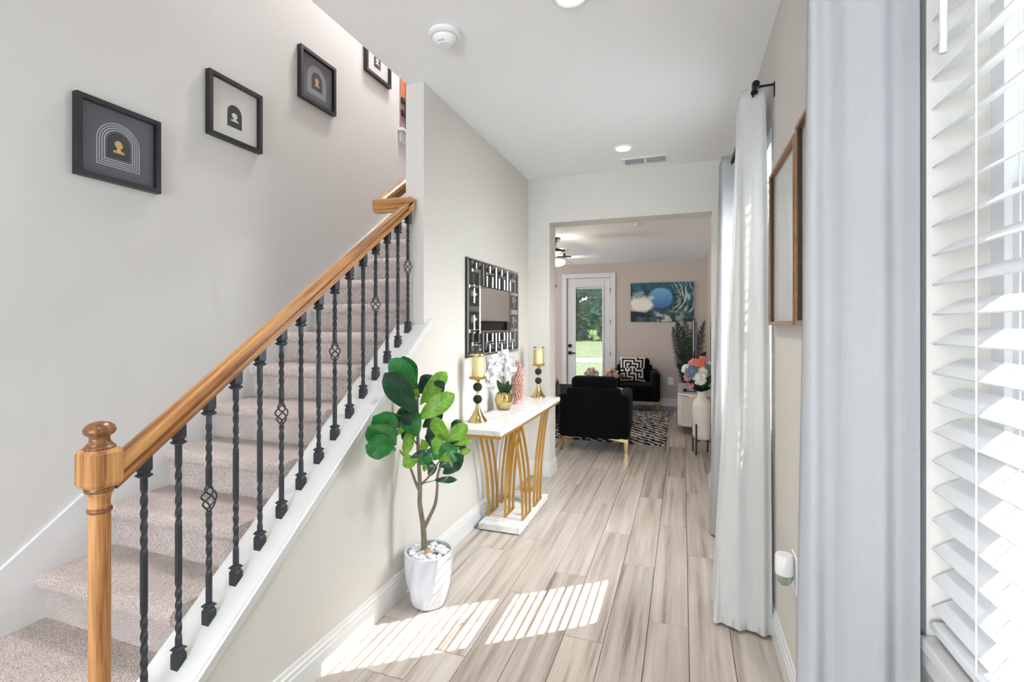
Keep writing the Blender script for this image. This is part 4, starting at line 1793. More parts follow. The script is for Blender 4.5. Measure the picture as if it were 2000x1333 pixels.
branch([(P(829, 1075, pd)), P(828, 1050, pd), P(826, 1025, pd), P(820, 985, pd), Z7(545, 1290), Z7(530, 1000), Z7(525, 820), Z7(520, 600), Z7(520, 420)], 0.0155, 0.006, 'trunk')
branch([P(828, 1032, pd), P(838, 1012, pd - .01), P(850, 985, pd - .02), P(854, 955, pd - .02), Z7(715, 1180, -.03), Z7(780, 980, -.04), Z7(800, 860, -.05)], 0.010, 0.004)
branch([Z7(540, 1330), Z7(500, 1240, .02), Z7(460, 1130, .03), Z7(410, 1020, .04), Z7(350, 940, .05), Z7(310, 860, .05)], 0.008, 0.003)
branch([Z7(545, 1280), Z7(640, 1180, -.04), Z7(720, 1060, -.06), Z7(800, 960, -.07)], 0.006, 0.003)
branch([Z7(540, 1270), Z7(600, 1250, -.04), Z7(680, 1232, -.06)], 0.004, 0.002)
branch([Z7(528, 900), Z7(470, 820, .02), Z7(400, 760, .03)], 0.005, 0.002)

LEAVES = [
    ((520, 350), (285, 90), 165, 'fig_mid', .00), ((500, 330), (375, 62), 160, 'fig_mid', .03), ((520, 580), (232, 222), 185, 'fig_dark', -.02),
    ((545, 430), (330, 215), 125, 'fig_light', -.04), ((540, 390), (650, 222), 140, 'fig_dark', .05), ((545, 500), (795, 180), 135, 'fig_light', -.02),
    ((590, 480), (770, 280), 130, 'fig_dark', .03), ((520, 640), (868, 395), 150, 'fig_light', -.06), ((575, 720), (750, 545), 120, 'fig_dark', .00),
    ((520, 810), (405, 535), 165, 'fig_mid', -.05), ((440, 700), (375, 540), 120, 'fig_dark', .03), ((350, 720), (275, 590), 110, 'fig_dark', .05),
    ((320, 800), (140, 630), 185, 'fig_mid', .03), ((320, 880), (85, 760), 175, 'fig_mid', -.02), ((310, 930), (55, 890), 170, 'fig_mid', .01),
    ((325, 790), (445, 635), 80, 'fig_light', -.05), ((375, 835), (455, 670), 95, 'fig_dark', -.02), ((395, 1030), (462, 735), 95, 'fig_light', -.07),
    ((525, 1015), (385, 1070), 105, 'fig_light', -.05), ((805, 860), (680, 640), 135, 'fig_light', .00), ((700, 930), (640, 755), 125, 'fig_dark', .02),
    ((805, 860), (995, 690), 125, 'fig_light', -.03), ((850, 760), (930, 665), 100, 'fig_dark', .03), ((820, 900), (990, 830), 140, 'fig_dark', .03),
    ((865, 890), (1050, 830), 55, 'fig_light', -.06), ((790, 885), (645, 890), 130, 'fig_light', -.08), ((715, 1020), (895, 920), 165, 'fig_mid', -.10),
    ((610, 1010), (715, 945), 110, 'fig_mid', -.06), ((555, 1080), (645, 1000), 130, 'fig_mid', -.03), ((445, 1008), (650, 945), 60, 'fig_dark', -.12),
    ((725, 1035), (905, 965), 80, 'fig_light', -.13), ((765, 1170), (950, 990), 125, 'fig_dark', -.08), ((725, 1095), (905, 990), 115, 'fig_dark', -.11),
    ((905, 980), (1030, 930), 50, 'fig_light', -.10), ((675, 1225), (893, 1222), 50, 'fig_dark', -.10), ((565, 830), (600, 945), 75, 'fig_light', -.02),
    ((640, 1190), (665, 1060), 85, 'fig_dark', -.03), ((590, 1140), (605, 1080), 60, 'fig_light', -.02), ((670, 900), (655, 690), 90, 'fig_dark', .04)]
random.seed(12)
for (bs, tp, wpx, lm, dd) in LEAVES:
    def keep(q):
        return q if q.x > XL + 0.05 else Vector((0, 0, CAMH)) + (q - Vector((0, 0, CAMH))) * ((XL + 0.05) / q.x)
    a = keep(Z7(bs[0], bs[1], dd))
    b2 = keep(Z7(tp[0], tp[1], dd + random.uniform(-0.06, 0.05)))
    ax = b2 - a
    L = ax.length
    W = wpx * 0.2026 / FPX * pd * 0.64
    yv = ax.normalized()
    nrm = (-CAMD + Vector((0, 0, 0.25)) + CAMX * random.uniform(-0.35, 0.35)).normalized()
    xv = yv.cross(nrm).normalized()
    if (a + yv * L * 0.6 - abs(W) * Vector((1, 0, 0))).x < XL + 0.02:
        sh = Vector((0, 0, CAMH)) - a
        a = a + sh * 0.05
    zv = xv.cross(yv).normalized()
    bm = new()
    nl, nw = 12, 6
    rows = []
    curl = random.uniform(0.05, 0.22)
    cup = random.uniform(0.05, 0.22)
    wav = random.uniform(0, 6)
    for k in range(nl + 1):
        s = k / nl
        # obovate outline with a slight waist
        wd_ = W * (0.06 + (math.sin(PI * s ** 1.25) ** 0.62) * (0.66 + 0.40 * s)) if 0 < s < 1 else W * (0.05 if s == 0 else 0.10)
        row = []
        for q in range(nw + 1):
            e = (q / nw) * 2 - 1
            x = wd_ * e
            z = cup * abs(x) - curl * L * (s - 0.15) ** 2 + 0.006 * math.sin(s * 11 + wav + e) * abs(e)
            row.append(bm.verts.new((x, s * L, z)))
        rows.append(row)
    for k in range(nl):
        for q in range(nw):
            bm.faces.new((rows[k][q], rows[k][q + 1], rows[k + 1][q + 1], rows[k + 1][q]))
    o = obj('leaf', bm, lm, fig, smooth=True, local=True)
    M3 = Matrix((xv, yv, zv)).transposed().to_4x4()
    o.rotation_euler = M3.to_euler()
    o.location = a - fig.location

# ------------------------------------------------------------------ living room: door
d1 = thing('door_1', 'glazed back door with white frame and black handle', None, ((DX0 + DX1) / 2, YB, 0), kind='structure')
bm = new()
for (a, b2, z0, z1) in ((DX0 - 0.085, DX0, 0, DZ + 0.085), (DX1, DX1 + 0.085, 0, DZ + 0.085), (DX0, DX1, DZ, DZ + 0.085)):
    rbox(bm, (a, YB - 0.018, z0), (b2, YB + 0.06, z1), 0.004)
obj('door_frame', bm, 'trim_white', d1)
GX0, GX1, GZ0, GZ1 = -1.865, -1.36, 0.25, 2.10
bm = new()
e = 0.006
for (a, b2, z0, z1) in ((DX0 + e, GX0, 0.01, DZ - e), (GX1, DX1 - e, 0.01, DZ - e), (GX0, GX1, 0.01, GZ0), (GX0, GX1, GZ1, DZ - e)):
    box(bm, (a, YB + 0.004, z0), (b2, YB + 0.044, z1))
obj('door_leaf', bm, 'trim_white', d1)
bm = new()
for (a, b2, z0, z1) in ((GX0 - .02, GX0 + .012, GZ0 - .02, GZ1 + .02), (GX1 - .012, GX1 + .02, GZ0 - .02, GZ1 + .02), (GX0 + .012, GX1 - .012, GZ0 - .02, GZ0 + .012), (GX0 + .012, GX1 - .012, GZ1 - .012, GZ1 + .02)):
    rbox(bm, (a, YB - 0.004, z0), (b2, YB + 0.004, z1), 0.003)
obj('glass_bead', bm, 'trim_white', d1)
bm = new()
box(bm, (GX0, YB + 0.012, GZ0), (GX1, YB + 0.015, GZ1))
obj('pane', bm, 'window_glass', d1)
bm = new()
zz = 0.35
while zz < GZ1 - 0.03:
    box(bm, (GX0 + 0.02, YB + 0.018, zz), (GX1 - 0.02, YB + 0.030, zz + 0.0012))
    zz += 0.016
o = obj('inner_blind', bm, 'blind_white', d1)
o['kind'] = 'stuff'
bm = new()
box(bm, (GX0 + 0.015, YB + 0.017, GZ1 - 0.045), (GX1 - 0.015, YB + 0.032, GZ1 - 0.015))
obj('blind_headrail', bm, 'blind_white', d1)
hx = -1.965
bm = new()
rbox(bm, (hx - 0.03, YB - 0.008, 0.985), (hx + 0.03, YB + 0.004, 1.045), 0.004)
tube(bm, [(hx, YB - 0.006, 1.015), (hx, YB - 0.024, 1.015)], 0.02, 16)
obj('deadbolt', bm, 'black_metal', d1)
bm = new()
rbox(bm, (hx - 0.03, YB - 0.008, 0.855), (hx + 0.03, YB + 0.004, 0.915), 0.004)
rbox(bm, (hx - 0.012, YB - 0.05, 0.873), (hx + 0.012, YB - 0.006, 0.897), 0.004)
rbox(bm, (hx - 0.012, YB - 0.052, 0.875), (hx + 0.115, YB - 0.036, 0.895), 0.004)
obj('handle', bm, 'black_metal', d1)
for zz in (2.02, 1.45, 0.88, 0.30):
    bm = new()
    rbox(bm, (DX1 - 0.012, YB - 0.014, zz - 0.045), (DX1 + 0.012, YB + 0.004, zz + 0.045), 0.003)
    obj('hinge', bm, 'black_metal', d1)

# living room: wave canvas
def smooth_wave(s, t_):
    """barrel of a breaking wave, s to the right, t upwards"""
    x, y = s * 1.55, t_
    q = Vector((x * 3.0, y * 3.0, 0.3))
    n = mnoise.fractal(q, 1.0, 2.0, 4)
    cx, cy = 0.74, 0.60
    dx, dy = x - cx, y - cy
    r = math.hypot(dx / 0.30, dy / 0.27) + 0.06 * n
    a = math.atan2(dy, dx)
    sw = mnoise.fractal(Vector((a * 7.0 + r * 1.5, r * 1.6, 5.0)), 1.0, 2.0, 3)
    deep = (0.010, 0.028, 0.042)
    teal = (0.03, 0.15, 0.19)
    foam = (0.62, 0.62, 0.44)
    mixc = lambda c1, c2, k: tuple(c1[i] * (1 - k) + c2[i] * k for i in range(3))
    cl = lambda v: max(0.0, min(1.0, v))
    # strands of water sweeping round the barrel
    st = mnoise.fractal(Vector(((r - 0.42 * a) * 6.5, (r + 1.6 * a) * 1.1, 3.0)), 1.0, 2.0, 3)
    c_ = mixc(deep, teal, cl(0.35 + sw * 0.8 + (0.25 if y > 0.8 else 0.0)))
    if x > cx - 0.05:
        band = cl((r - 1.25) * 2.2) * cl((3.4 - r) * 1.2) * cl(1.25 - abs(a + 0.12) * 0.9)
        c_ = mixc(c_, mixc(foam, (0.30, 0.55, 0.60), cl(r - 1.9)), cl((st + 0.02) * 3.2) * band)
    # blue sky in the barrel, soft edge
    sky = mixc((0.16, 0.42, 0.62), (0.06, 0.15, 0.42), cl((cy + 0.22 - y) * 2.3))
    c_ = mixc(sky, c_, cl((r - 0.90) * 6))
    # sunlit spray on the left
    n2 = mnoise.fractal(Vector((x * 6, y * 6, 9.0)), 1.0, 2.0, 4)
    g1 = 1.25 * math.exp(-((x - 0.27) / 0.34) ** 2 - ((y - 0.44) / 0.24) ** 2) + 0.35 * n2
    c_ = mixc(c_, mixc((0.60, 0.68, 0.62), (0.88, 0.82, 0.70), cl(1.3 - abs(y - 0.42) * 4)), cl((g1 - 0.28) * 2.0) * cl((cx - 0.10 - x + 0.18 * n2) * 6))
    if y < 0.34:
        k = cl((0.30 - y + 0.06 * n2) * 9)
        low = mixc(deep, (0.06, 0.12, 0.14), cl(0.4 + n2))
        fo = cl((mnoise.fractal(Vector(((x - y) * 4, (y + x * 0.3) * 9, 2.0)), 1, 2, 3) + 0.08) * 2.4) * cl((x - 0.45) * 4) * cl((1.45 - x) * 2)
        c_ = mixc(c_, mixc(low, (0.66, 0.66, 0.54), fo * 0.8), k)
    if x < 0.62 and 0.13 < y < 0.27 - 0.14 * (x / 0.62) ** 2:
        c_ = (0.014, 0.018, 0.018)
    return c_ + (1.0,)


cx0, cx1, cz0, cz1 = -0.87, 0.172, 1.452, 2.13
cv = thing('canvas_print', 'wide canvas of a breaking blue wave on the living room wall', 'canvas', ((cx0 + cx1) / 2, YB, cz0))
bm = new()
rbox(bm, (cx0, YB - 0.030, cz0), (cx1, YB - 0.001, cz1), 0.003)
obj('stretcher', bm, 'screen_black', cv)
color_sheet('printed_face', (cx0, YB - 0.0312, cz0), (cx1 - cx0, 0, 0), (0, 0, cz1 - cz0), 130, 84, smooth_wave, 'print_colour', cv)

# outlet on the back wall
t = thing('wall_outlet', 'white outlet plate on the wall below the wave canvas', 'outlet', (-0.2, YB, 0.37))
bm = new()
rbox(bm, (-0.245, YB - 0.007, 0.365), (-0.155, YB, 0.495), 0.003)
obj('plate', bm, 'plastic_white', t)
bm = new()
for zz in (0.39, 0.44):
    rbox(bm, (-0.222, YB - 0.010, zz), (-0.178, YB - 0.006, zz + 0.035), 0.003)
obj('socket', bm, 'vent_white', t)

# ------------------------------------------------------------------ armchairs
def armchair(loc, rz, label, wd_=0.80, dp=0.78):
    """local: front is +y, back is at y = 0"""
    t_ = thing('armchair', label, 'armchair', loc, rz, group='black velvet armchairs')
    h = wd_ / 2
    L_ = lambda nm, b_, m_, s=50: obj(nm, b_, m_, t_, smooth=s, local=True)
    b_ = new()
    rbox(b_, (-h + 0.02, 0.02, 0.16), (h - 0.02, dp - 0.03, 0.30), 0.02, 3)
    L_('seat_base', b_, 'velvet_black')
    b_ = new()
    rbox(b_, (-h + 0.13, 0.17, 0.29), (h - 0.13, dp, 0.43), 0.045, 4)
    L_('seat_cushion', b_, 'velvet_black')
    b_ = new()
    rbox(b_, (-h + 0.095, 0.0, 0.155), (h - 0.095, 0.14, 0.70), 0.025, 3)
    L_('backrest', b_, 'velvet_black')
    b_ = new()
    rbox(b_, (-h + 0.14, 0.045, 0.42), (h - 0.14, 0.22, 0.82), 0.055, 4)
    L_('back_cushion', b_, 'velvet_black')
    for s in (-1, 1):
        b_ = new()
        a0, a1 = sorted((s * (h - 0.135), s * h))
        rbox(b_, (a0, 0.01, 0.155), (a1, dp - 0.01, 0.63), 0.05, 4)
        L_('armrest', b_, 'velvet_black')
    for sx in (-1, 1):
        for yy, s2 in ((0.05, 1), (dp - 0.06, -1)):
            b_ = new()
            x0 = sx * (h - 0.04)
            # L shaped bracket foot with a slender leg
            loft(b_, [[(x0 - .014, yy - .014, 0.0), (x0 + .014, yy - .014, 0.0), (x0 + .014, yy + .014, 0.0), (x0 - .014, yy + .014, 0.0)],
                      [(x0 - .020, yy - .018, 0.12), (x0 + .020, yy - .018, 0.12), (x0 + .020, yy + .018, 0.12), (x0 - .020, yy + .018, 0.12)],
                      [(x0 - .022, yy - .018, 0.158), (x0 + .022, yy - .018, 0.158), (x0 + .022, yy + .018, 0.158), (x0 - .022, yy + .018, 0.158)]])
            xa_, xb_ = sorted((x0, x0 - sx * 0.20))
            loft(b_, [[(x0, yy - .010, .118), (x0, yy + .010, .118), (x0, yy + .010, .158), (x0, yy - .010, .158)],
                      [(x0 - sx * .19, yy - .010, .150), (x0 - sx * .19, yy + .010, .150), (x0 - sx * .19, yy + .010, .158), (x0 - sx * .19, yy - .010, .158)]])
            obj('leg', b_, 'gold_bright', t_, local=True)
    return t_


armchair((-0.925, 5.28, 0), math.radians(3), 'black velvet armchair seen from behind just beyond the opening', 0.78, 0.80)
armchair((-0.80, 8.70, 0.0125), math.radians(180 + 6), 'black velvet armchair facing forward under the canvas, holding the maze cushion', 0.78, 0.74)

# maze patterned cushion on the far armchair
MAZE = ["##########.####", "#........#....#", "#.######.####.#", "#.#....#....#.#", "#.#.##.####.#.#", "#.#.#.....#.#.#", "#.#.#.###.#.#.#", "...#.#.#.#...#.",
        "##.###.#.#####.", "....#..#.....#.", "###.#.####.#.#.", "#.#.#....#.#.#.", "#.#.####.#.###.", "#......#.#.....", "########.######"]


def maze(s, t_):
    i = min(14, int(s * 15))
    j = min(14, int((1 - t_) * 15))
    return lin(30, 30, 34) if MAZE[j][i] == '.' else lin(226, 222, 214)


cu = thing('cushion', 'black and white maze patterned cushion on the far armchair', 'cushion', (-0.80, 8.37, 0.445))
S = 0.21
nx = 45
me = bpy.data.meshes.new('cover')
vs_, fs, cols = [], [], []
for side in (-1, 1):
    b0_ = len(vs_)
    for jj in range(nx + 1):
        for ii in range(nx + 1):
            u, v = ii / nx * 2 - 1, jj / nx * 2 - 1
            bulge = 0.06 * (max(0, 1 - abs(u) ** 2.4) * max(0, 1 - abs(v) ** 2.4)) ** 0.55
            pin = 1 - 0.07 * (1 - abs(u) ** 2) * abs(v) - 0.0
            pin2 = 1 - 0.07 * (1 - abs(v) ** 2) * abs(u)
            vs_.append((u * S * pin2, side * bulge, S + v * S * pin))
    for jj in range(nx):
        for ii in range(nx):
            q = b0_ + jj * (nx + 1) + ii
            f = (q, q + 1, q + nx + 2, q + nx + 1)
            fs.append(f if side < 0 else f[::-1])
            cols.append(maze((ii + .5) / nx, (jj + .5) / nx))
me.from_pydata(vs_, [], fs)
ca = me.color_attributes.new('Col', 'FLOAT_COLOR', 'CORNER')
for k, c_ in enumerate(cols):
    for q in range(4):
        ca.data[k * 4 + q].color = c_
for p_ in me.polygons:
    p_.use_smooth = True
me.materials.append(MATS['cushion_colour'])
o = bpy.data.objects.new('cover', me)
COL.objects.link(o)
o.parent = cu
cu.rotation_euler = (math.radians(-12), 0, math.radians(4))

# zebra rug
bm = new()
rbox(bm, (-2.6, 5.83, 0.0), (-0.19, 8.26, 0.012), 0.004)
tag(obj('zebra_rug', bm, 'zebra'), 'black and white zebra striped rug on the living room floor', 'rug')

# coffee table with two flower bundles
ct = thing('coffee_table', 'low white round table behind the near armchair', 'table', (-1.06, 6.87, 0.012))
bm = new()
lathe(bm, [(0.37, 0), (0.385, 0.01), (0.385, 0.03), (0.375, 0.04)], (-1.06, 6.87, 0.44), 40)
obj('table_top', bm, 'marble_white', ct, smooth=40)
for k in range(4):
    a = PI / 4 + k * PI / 2
    bm = new()
    tube(bm, [(-1.06 + 0.26 * math.cos(a), 6.87 + 0.26 * math.sin(a), 0.0125), (-1.06 + 0.22 * math.cos(a), 6.87 + 0.22 * math.sin(a), 0.44)], 0.012, 10)
    obj('leg', bm, 'gold', ct, smooth=True)
random.seed(8)


def bouquet(name, label, centre, heads, vase_prof, stem_r, m_vase, group=None, hz=0.0, cat='flowers'):
    """heads: (dx, dy, dz, r, material)"""
    t_ = thing(name, label, cat, centre, group=group)
    bm_ = new()
    lathe(bm_, vase_prof, centre, 28)
    obj('vase', bm_, m_vase, t_, smooth=50)
    top = Vector(centre) + Vector((0, 0, vase_prof[-1][1]))
    for (dx, dy, dz, r, m_) in heads:
        c_ = Vector(centre) + Vector((dx, dy, dz))
        bm_ = new()
        tube(bm_, [top - Vector((0, 0, 0.03)), (top + c_) / 2 + Vector((0, 0, 0.02)), c_], 0.003, 5)
        hd = obj('stem', bm_, 'leaf_deep', t_)
        bm_ = new()
        for k in range(34):
            q = Vector((random.gauss(0, 1), random.gauss(0, 1), random.gauss(0, 1))).normalized()
            ball(bm_, c_ + q * r * 0.78, r * 0.34, 1, (1, 1, 1), 0.25)
        obj('flower_head', bm_, m_, t_)
    return t_


bouquet('flower_vase', 'beige flower bundle showing above the near armchair, left of the pair', (-1.225, 6.87, 0.48),
        [(0.0, 0.0, 0.245, 0.07, 'flower_beige'), (0.05, 0.02, 0.22, 0.055, 'flower_beige'), (-0.05, 0.0, 0.21, 0.055, 'flower_beige')],
        [(0.04, 0), (0.06, 0.03), (0.05, 0.10), (0.035, 0.13)], 0.003, 'ceramic_white', 'flower bundles on the coffee table')
bouquet('flower_vase', 'blush flower bundle showing above the near armchair, right of the pair', (-0.945, 6.87, 0.48),
        [(0.0, 0.0, 0.24, 0.07, 'flower_blush'), (0.06, 0.02, 0.22, 0.055, 'flower_blush'), (-0.06, 0.0, 0.21, 0.055, 'flower_beige')],
        [(0.04, 0), (0.06, 0.03), (0.05, 0.10), (0.035, 0.13)], 0.003, 'ceramic_white', 'flower bundles on the coffee table')

# sofa arm with a cream throw, and the little side table, at the left of the opening
so = thing('sofa', 'black sofa at the left of the living room, mostly hidden', 'sofa', (-2.0, 6.7, 0.012))
bm = new()
rbox(bm, (-2.45, 6.2, 0.15), (-1.62, 7.9, 0.42), 0.03, 3)
obj('seat', bm, 'velvet_black', so, smooth=50)
bm = new()
rbox(bm, (-2.45, 6.1, 0.12), (-1.60, 6.30, 0.66), 0.05, 4)
obj('armrest', bm, 'velvet_black', so, smooth=50)
bm = new()
rbox(bm, (-2.52, 6.1, 0.12), (-2.30, 7.9, 0.80), 0.05, 4)
obj('backrest', bm, 'velvet_black', so, smooth=50)
for xx in (-2.45, -1.68):
    for yy in (6.2, 7.8):
        bm = new()
        tube(bm, [(xx, yy, 0.012), (xx, yy, 0.16)], 0.014, 10)
        obj('leg', bm, 'gold', so)
# throw
bm = new()
rows = []
prof = [(6.055, 0.26), (6.05, 0.45), (6.06, 0.62), (6.10, 0.73), (6.18, 0.775), (6.27, 0.76), (6.33, 0.68), (6.35, 0.50), (6.36, 0.44)]
for i in range(25):
    x = -2.05 + 0.50 * i / 24
    row = []
    for (yy, zz) in prof:
        k = 0.014 * math.sin(i * 1.7 + zz * 9)
        drop = -0.10 * max(0, (i - 18) / 6) ** 2
        row.append(bm.verts.new((x, yy + k, zz + drop + 0.008 * math.sin(i * 0.9))))
    rows.append(row)
for i in range(24):
    for k in range(len(prof) - 1):
        bm.faces.new((rows[i][k], rows[i][k + 1], rows[i + 1][k + 1], rows[i + 1][k]))
th = tag(obj('throw_blanket', bm, 'throw_cream', smooth=True), 'cream knitted throw draped over the sofa arm at the left of the opening', 'blanket')
sm = th.modifiers.new('thick', 'SOLIDIFY')
sm.thickness = 0.018
stb = thing('side_table', 'small black wire side table between the console and the near armchair', 'side table', (-1.62, 5.62, 0.0))
bm = new()
lathe(bm, [(0.17, 0), (0.175, 0.006), (0.175, 0.022), (0.17, 0.028)], (-1.62, 5.62, 0.46), 32)
obj('table_top', bm, 'marble_white', stb, smooth=40)
for k in range(14):
    a = 2 * PI * k / 14
    bm = new()
    tube(bm, [(-1.62 + 0.15 * math.cos(a), 5.62 + 0.15 * math.sin(a), 0.46), (-1.62 + 0.07 * math.cos(a + .5), 5.62 + 0.07 * math.sin(a + .5), 0.22), (-1.62 + 0.14 * math.cos(a + 1.0), 5.62 + 0.14 * math.sin(a + 1.0), 0.005)], 0.004, 6)
    obj('wire', bm, 'black_metal', stb)
bm = new()
tube(bm, [(-1.62 + 0.14 * math.cos(2 * PI * k / 24), 5.62 + 0.14 * math.sin(2 * PI * k / 24), 0.005) for k in range(25)], 0.005, 6)
obj('ring', bm, 'black_metal', stb)

# ------------------------------------------------------------------ sideboard, television, palm
SBX0, SBX1, SBY0, SBY1, SBZ = -0.067, 0.365, 6.49, 7.79, 0.52
sb_ = thing('sideboard', 'cream sideboard with rounded fluted corner and gold legs at the right wall', 'sideboard', (0.15, 7.1, 0))


def rounded(inset, r=0.16, n=10):
    x0, x1, y0, y1 = SBX0 + inset, SBX1, SBY0 + inset, SBY1 - inset
    pts = [(x1, y0)]
    for k in range(n + 1):
        a = -PI / 2 - k * PI / 2 / n
        pts.append((x0 + r + r * math.cos(a), y0 + r + r * math.sin(a)))
    for k in range(n + 1):
        a = PI - k * PI / 2 / n
        pts.append((x0 + r + r * math.cos(a), y1 - r + r * math.sin(a)))
    pts.append((x1, y1))
    return pts


bm = new()
prism(bm, rounded(0.012), 2, 0.11, SBZ - 0.02)
obj('body', bm, 'cream_lacquer', sb_)
bm = new()
prism(bm, rounded(0.0), 2, SBZ - 0.02, SBZ)
obj('top', bm, 'marble_white', sb_)
bm = new()
prism(bm, rounded(0.004), 2, SBZ - 0.028, SBZ - 0.02)
obj('edge_band', bm, 'gold', sb_)
bp_ = rounded(0.010, n=10)
for k in range(1, len(bp_) - 1):
    (xa_, ya_) = bp_[k]
    (xb_, yb2) = bp_[k + 1]
    L = math.hypot(xb_ - xa_, yb2 - ya_)
    m_ = max(1, int(L / 0.028))
    for q in range(m_):
        s = q / m_
        bm = new()
        tube(bm, [(xa_ + (xb_ - xa_) * s, ya_ + (yb2 - ya_) * s, 0.112), (xa_ + (xb_ - xa_) * s, ya_ + (yb2 - ya_) * s, SBZ - 0.03)], 0.011, 6, cap=False)
        obj('flute', bm, 'cream_lacquer', sb_, smooth=True)
for xx in (SBX0 + 0.07, SBX1 - 0.05):
    for yy in (SBY0 + 0.07, SBY1 - 0.07):
        bm = new()
        tube(bm, [(xx, yy, 0), (xx, yy, 0.112)], [0.007, 0.012], 10)
        obj('leg', bm, 'gold', sb_)
tv = thing('television', 'flat black television seen edge on, standing on the sideboard', 'television', (0.16, 7.1, SBZ))
bm = new()
rbox(bm, (0.118, 6.52, 0.70), (0.138, 7.72, 1.455), 0.004)
obj('screen', bm, 'screen_black', tv)
bm = new()
rbox(bm, (0.138, 6.54, 0.72), (0.168, 7.70, 1.43), 0.008)
obj('back_shell', bm, 'tv_grey', tv)
for yy in (6.75, 7.45):
    bm = new()
    rbox(bm, (0.134, yy - 0.012, SBZ + 0.006), (0.150, yy + 0.012, 0.74), 0.003)
    rbox(bm, (0.06, yy - 0.014, SBZ), (0.24, yy + 0.014, SBZ + 0.008), 0.003)
    obj('stand_foot', bm, 'black_metal', tv)
bm = new()
rbox(bm, (0.0, 6.70, SBZ), (0.05, 6.92, SBZ + 0.018), 0.004)
o = tag(obj('remote_control', bm, 'black_metal'), 'black remote control on the sideboard top', 'remote')

pl = thing('palm_plant', 'dark palm fronds rising behind the television', 'plant', (0.10, 8.25, 0))
bm = new()
lathe(bm, [(0.09, 0), (0.12, 0.02), (0.14, 0.22), (0.135, 0.26), (0.12, 0.26), (0.118, 0.22)], (0.10, 8.25, 0), 28)
obj('pot', bm, 'black_metal', pl, smooth=40)
pdp = -0.10 * SA + 8.25 * CA
random.seed(4)


def frond(p0, p1, p2, L, dens=44, w0=0.011):
    bm_ = new()
    pts = []
    for k in range(dens + 1):
        s = k / dens
        pts.append(p0 * (1 - s) ** 2 + p1 * 2 * s * (1 - s) + p2 * s * s)
    tube(bm_, pts, [0.006 * (1 - 0.8 * k / dens) for k in range(dens + 1)], 6)
    fr_ = obj('frond', bm_, 'leaf_palm', pl)
    bm_ = new()
    for k in range(6, dens + 1):
        s = k / dens
        t0 = (pts[k] - pts[k - 1]).normalized()
        sd = t0.cross(-CAMD).normalized()
        ll = L * (math.sin(PI * min(1, 0.12 + 0.86 * (s ** 0.9))) ** 0.7)
        for sg in (-1, 1):
            d_ = (sd * sg + t0 * 0.75 - Vector((0, 0, 0.15))).normalized()
            q = pts[k] + CAMD * random.uniform(-0.03, 0.03)
            nn = t0 * w0
            a, b_, c_, e_ = q - nn, q + nn, q + d_ * ll * 0.55 + nn * 0.8 - Vector((0, 0, 0.006)), q + d_ * ll - Vector((0, 0, 0.03 * ll / 0.15))
            f_ = q + d_ * ll * 0.55 - nn * 0.8 - Vector((0, 0, 0.006))
            vv = [bm_.verts.new(x_) for x_ in (a, b_, c_, e_, f_)]
            bm_.faces.new(vv)
    lf = obj('leaflets', bm_, 'leaf_palm', fr_)
    return fr_


pb = Vector((0.10, 8.25, 0.26))
for (m_, e_, L, dd) in (((1340, 680), (1322, 628), 0.17, 0), ((1345, 690), (1338, 622), 0.15, -.1), ((1335, 705), (1314, 640), 0.15, .1), ((1358, 690), (1376, 628), 0.13, 0),
                        ((1352, 700), (1357, 624), 0.14, .05), ((1340, 722), (1323, 712), 0.07, -.1), ((1362, 705), (1378, 688), 0.08, .0)):
    frond(pb, P(m_[0], m_[1], pdp + dd), P(e_[0], e_[1], pdp + dd), L)

# ------------------------------------------------------------------ floor vase with flowers
fx, fy = 0.195, 5.65
vs_t = thing('plant_stand', 'black four legged stand carrying the cream floor vase', 'plant stand', (fx, fy, 0))
for k in range(4):
    a = PI / 4 + k * PI / 2 + 0.2
    bm = new()
    rbox(bm, (fx + 0.112 * math.cos(a) - 0.008, fy + 0.112 * math.sin(a) - 0.008, 0), (fx + 0.112 * math.cos(a) + 0.008, fy + 0.112 * math.sin(a) + 0.008, 0.33), 0.002)
    obj('leg', bm, 'black_metal', vs_t)
for k in range(2):
    a = PI / 4 + k * PI / 2 + 0.2
    bm = new()
    tube(bm, [(fx - 0.11 * math.cos(a), fy - 0.11 * math.sin(a), 0.143), (fx + 0.11 * math.cos(a), fy + 0.11 * math.sin(a), 0.143)], 0.006, 8)
    obj('cross_bar', bm, 'black_metal', vs_t)
fv = thing('floor_vase', 'tall cream ribbed floor vase standing in the black stand', 'vase', (fx, fy, 0.15))
bm = new()
prof = [(0.0001, 0), (0.065, 0.0), (0.090, 0.012), (0.098, 0.04)]
for k in range(25):
    s = k / 24
    prof.append((0.099 + 0.0022 * math.sin(s * 2 * PI * 6), 0.045 + 0.32 * s))
prof += [(0.094, 0.39), (0.075, 0.43), (0.052, 0.455), (0.046, 0.475), (0.047, 0.51), (0.050, 0.522), (0.044, 0.522), (0.040, 0.49), (0.0001, 0.48)]
lathe(bm, prof, (fx, fy, 0.15), 36)
obj('body', bm, 'vase_cream', fv, smooth=60)
fb = thing('flower_bouquet', 'bouquet of pink, blue and white hydrangeas in the floor vase', 'flowers', (fx, fy, 0.63))
random.seed(3)
fdp = -fx * SA + fy * CA
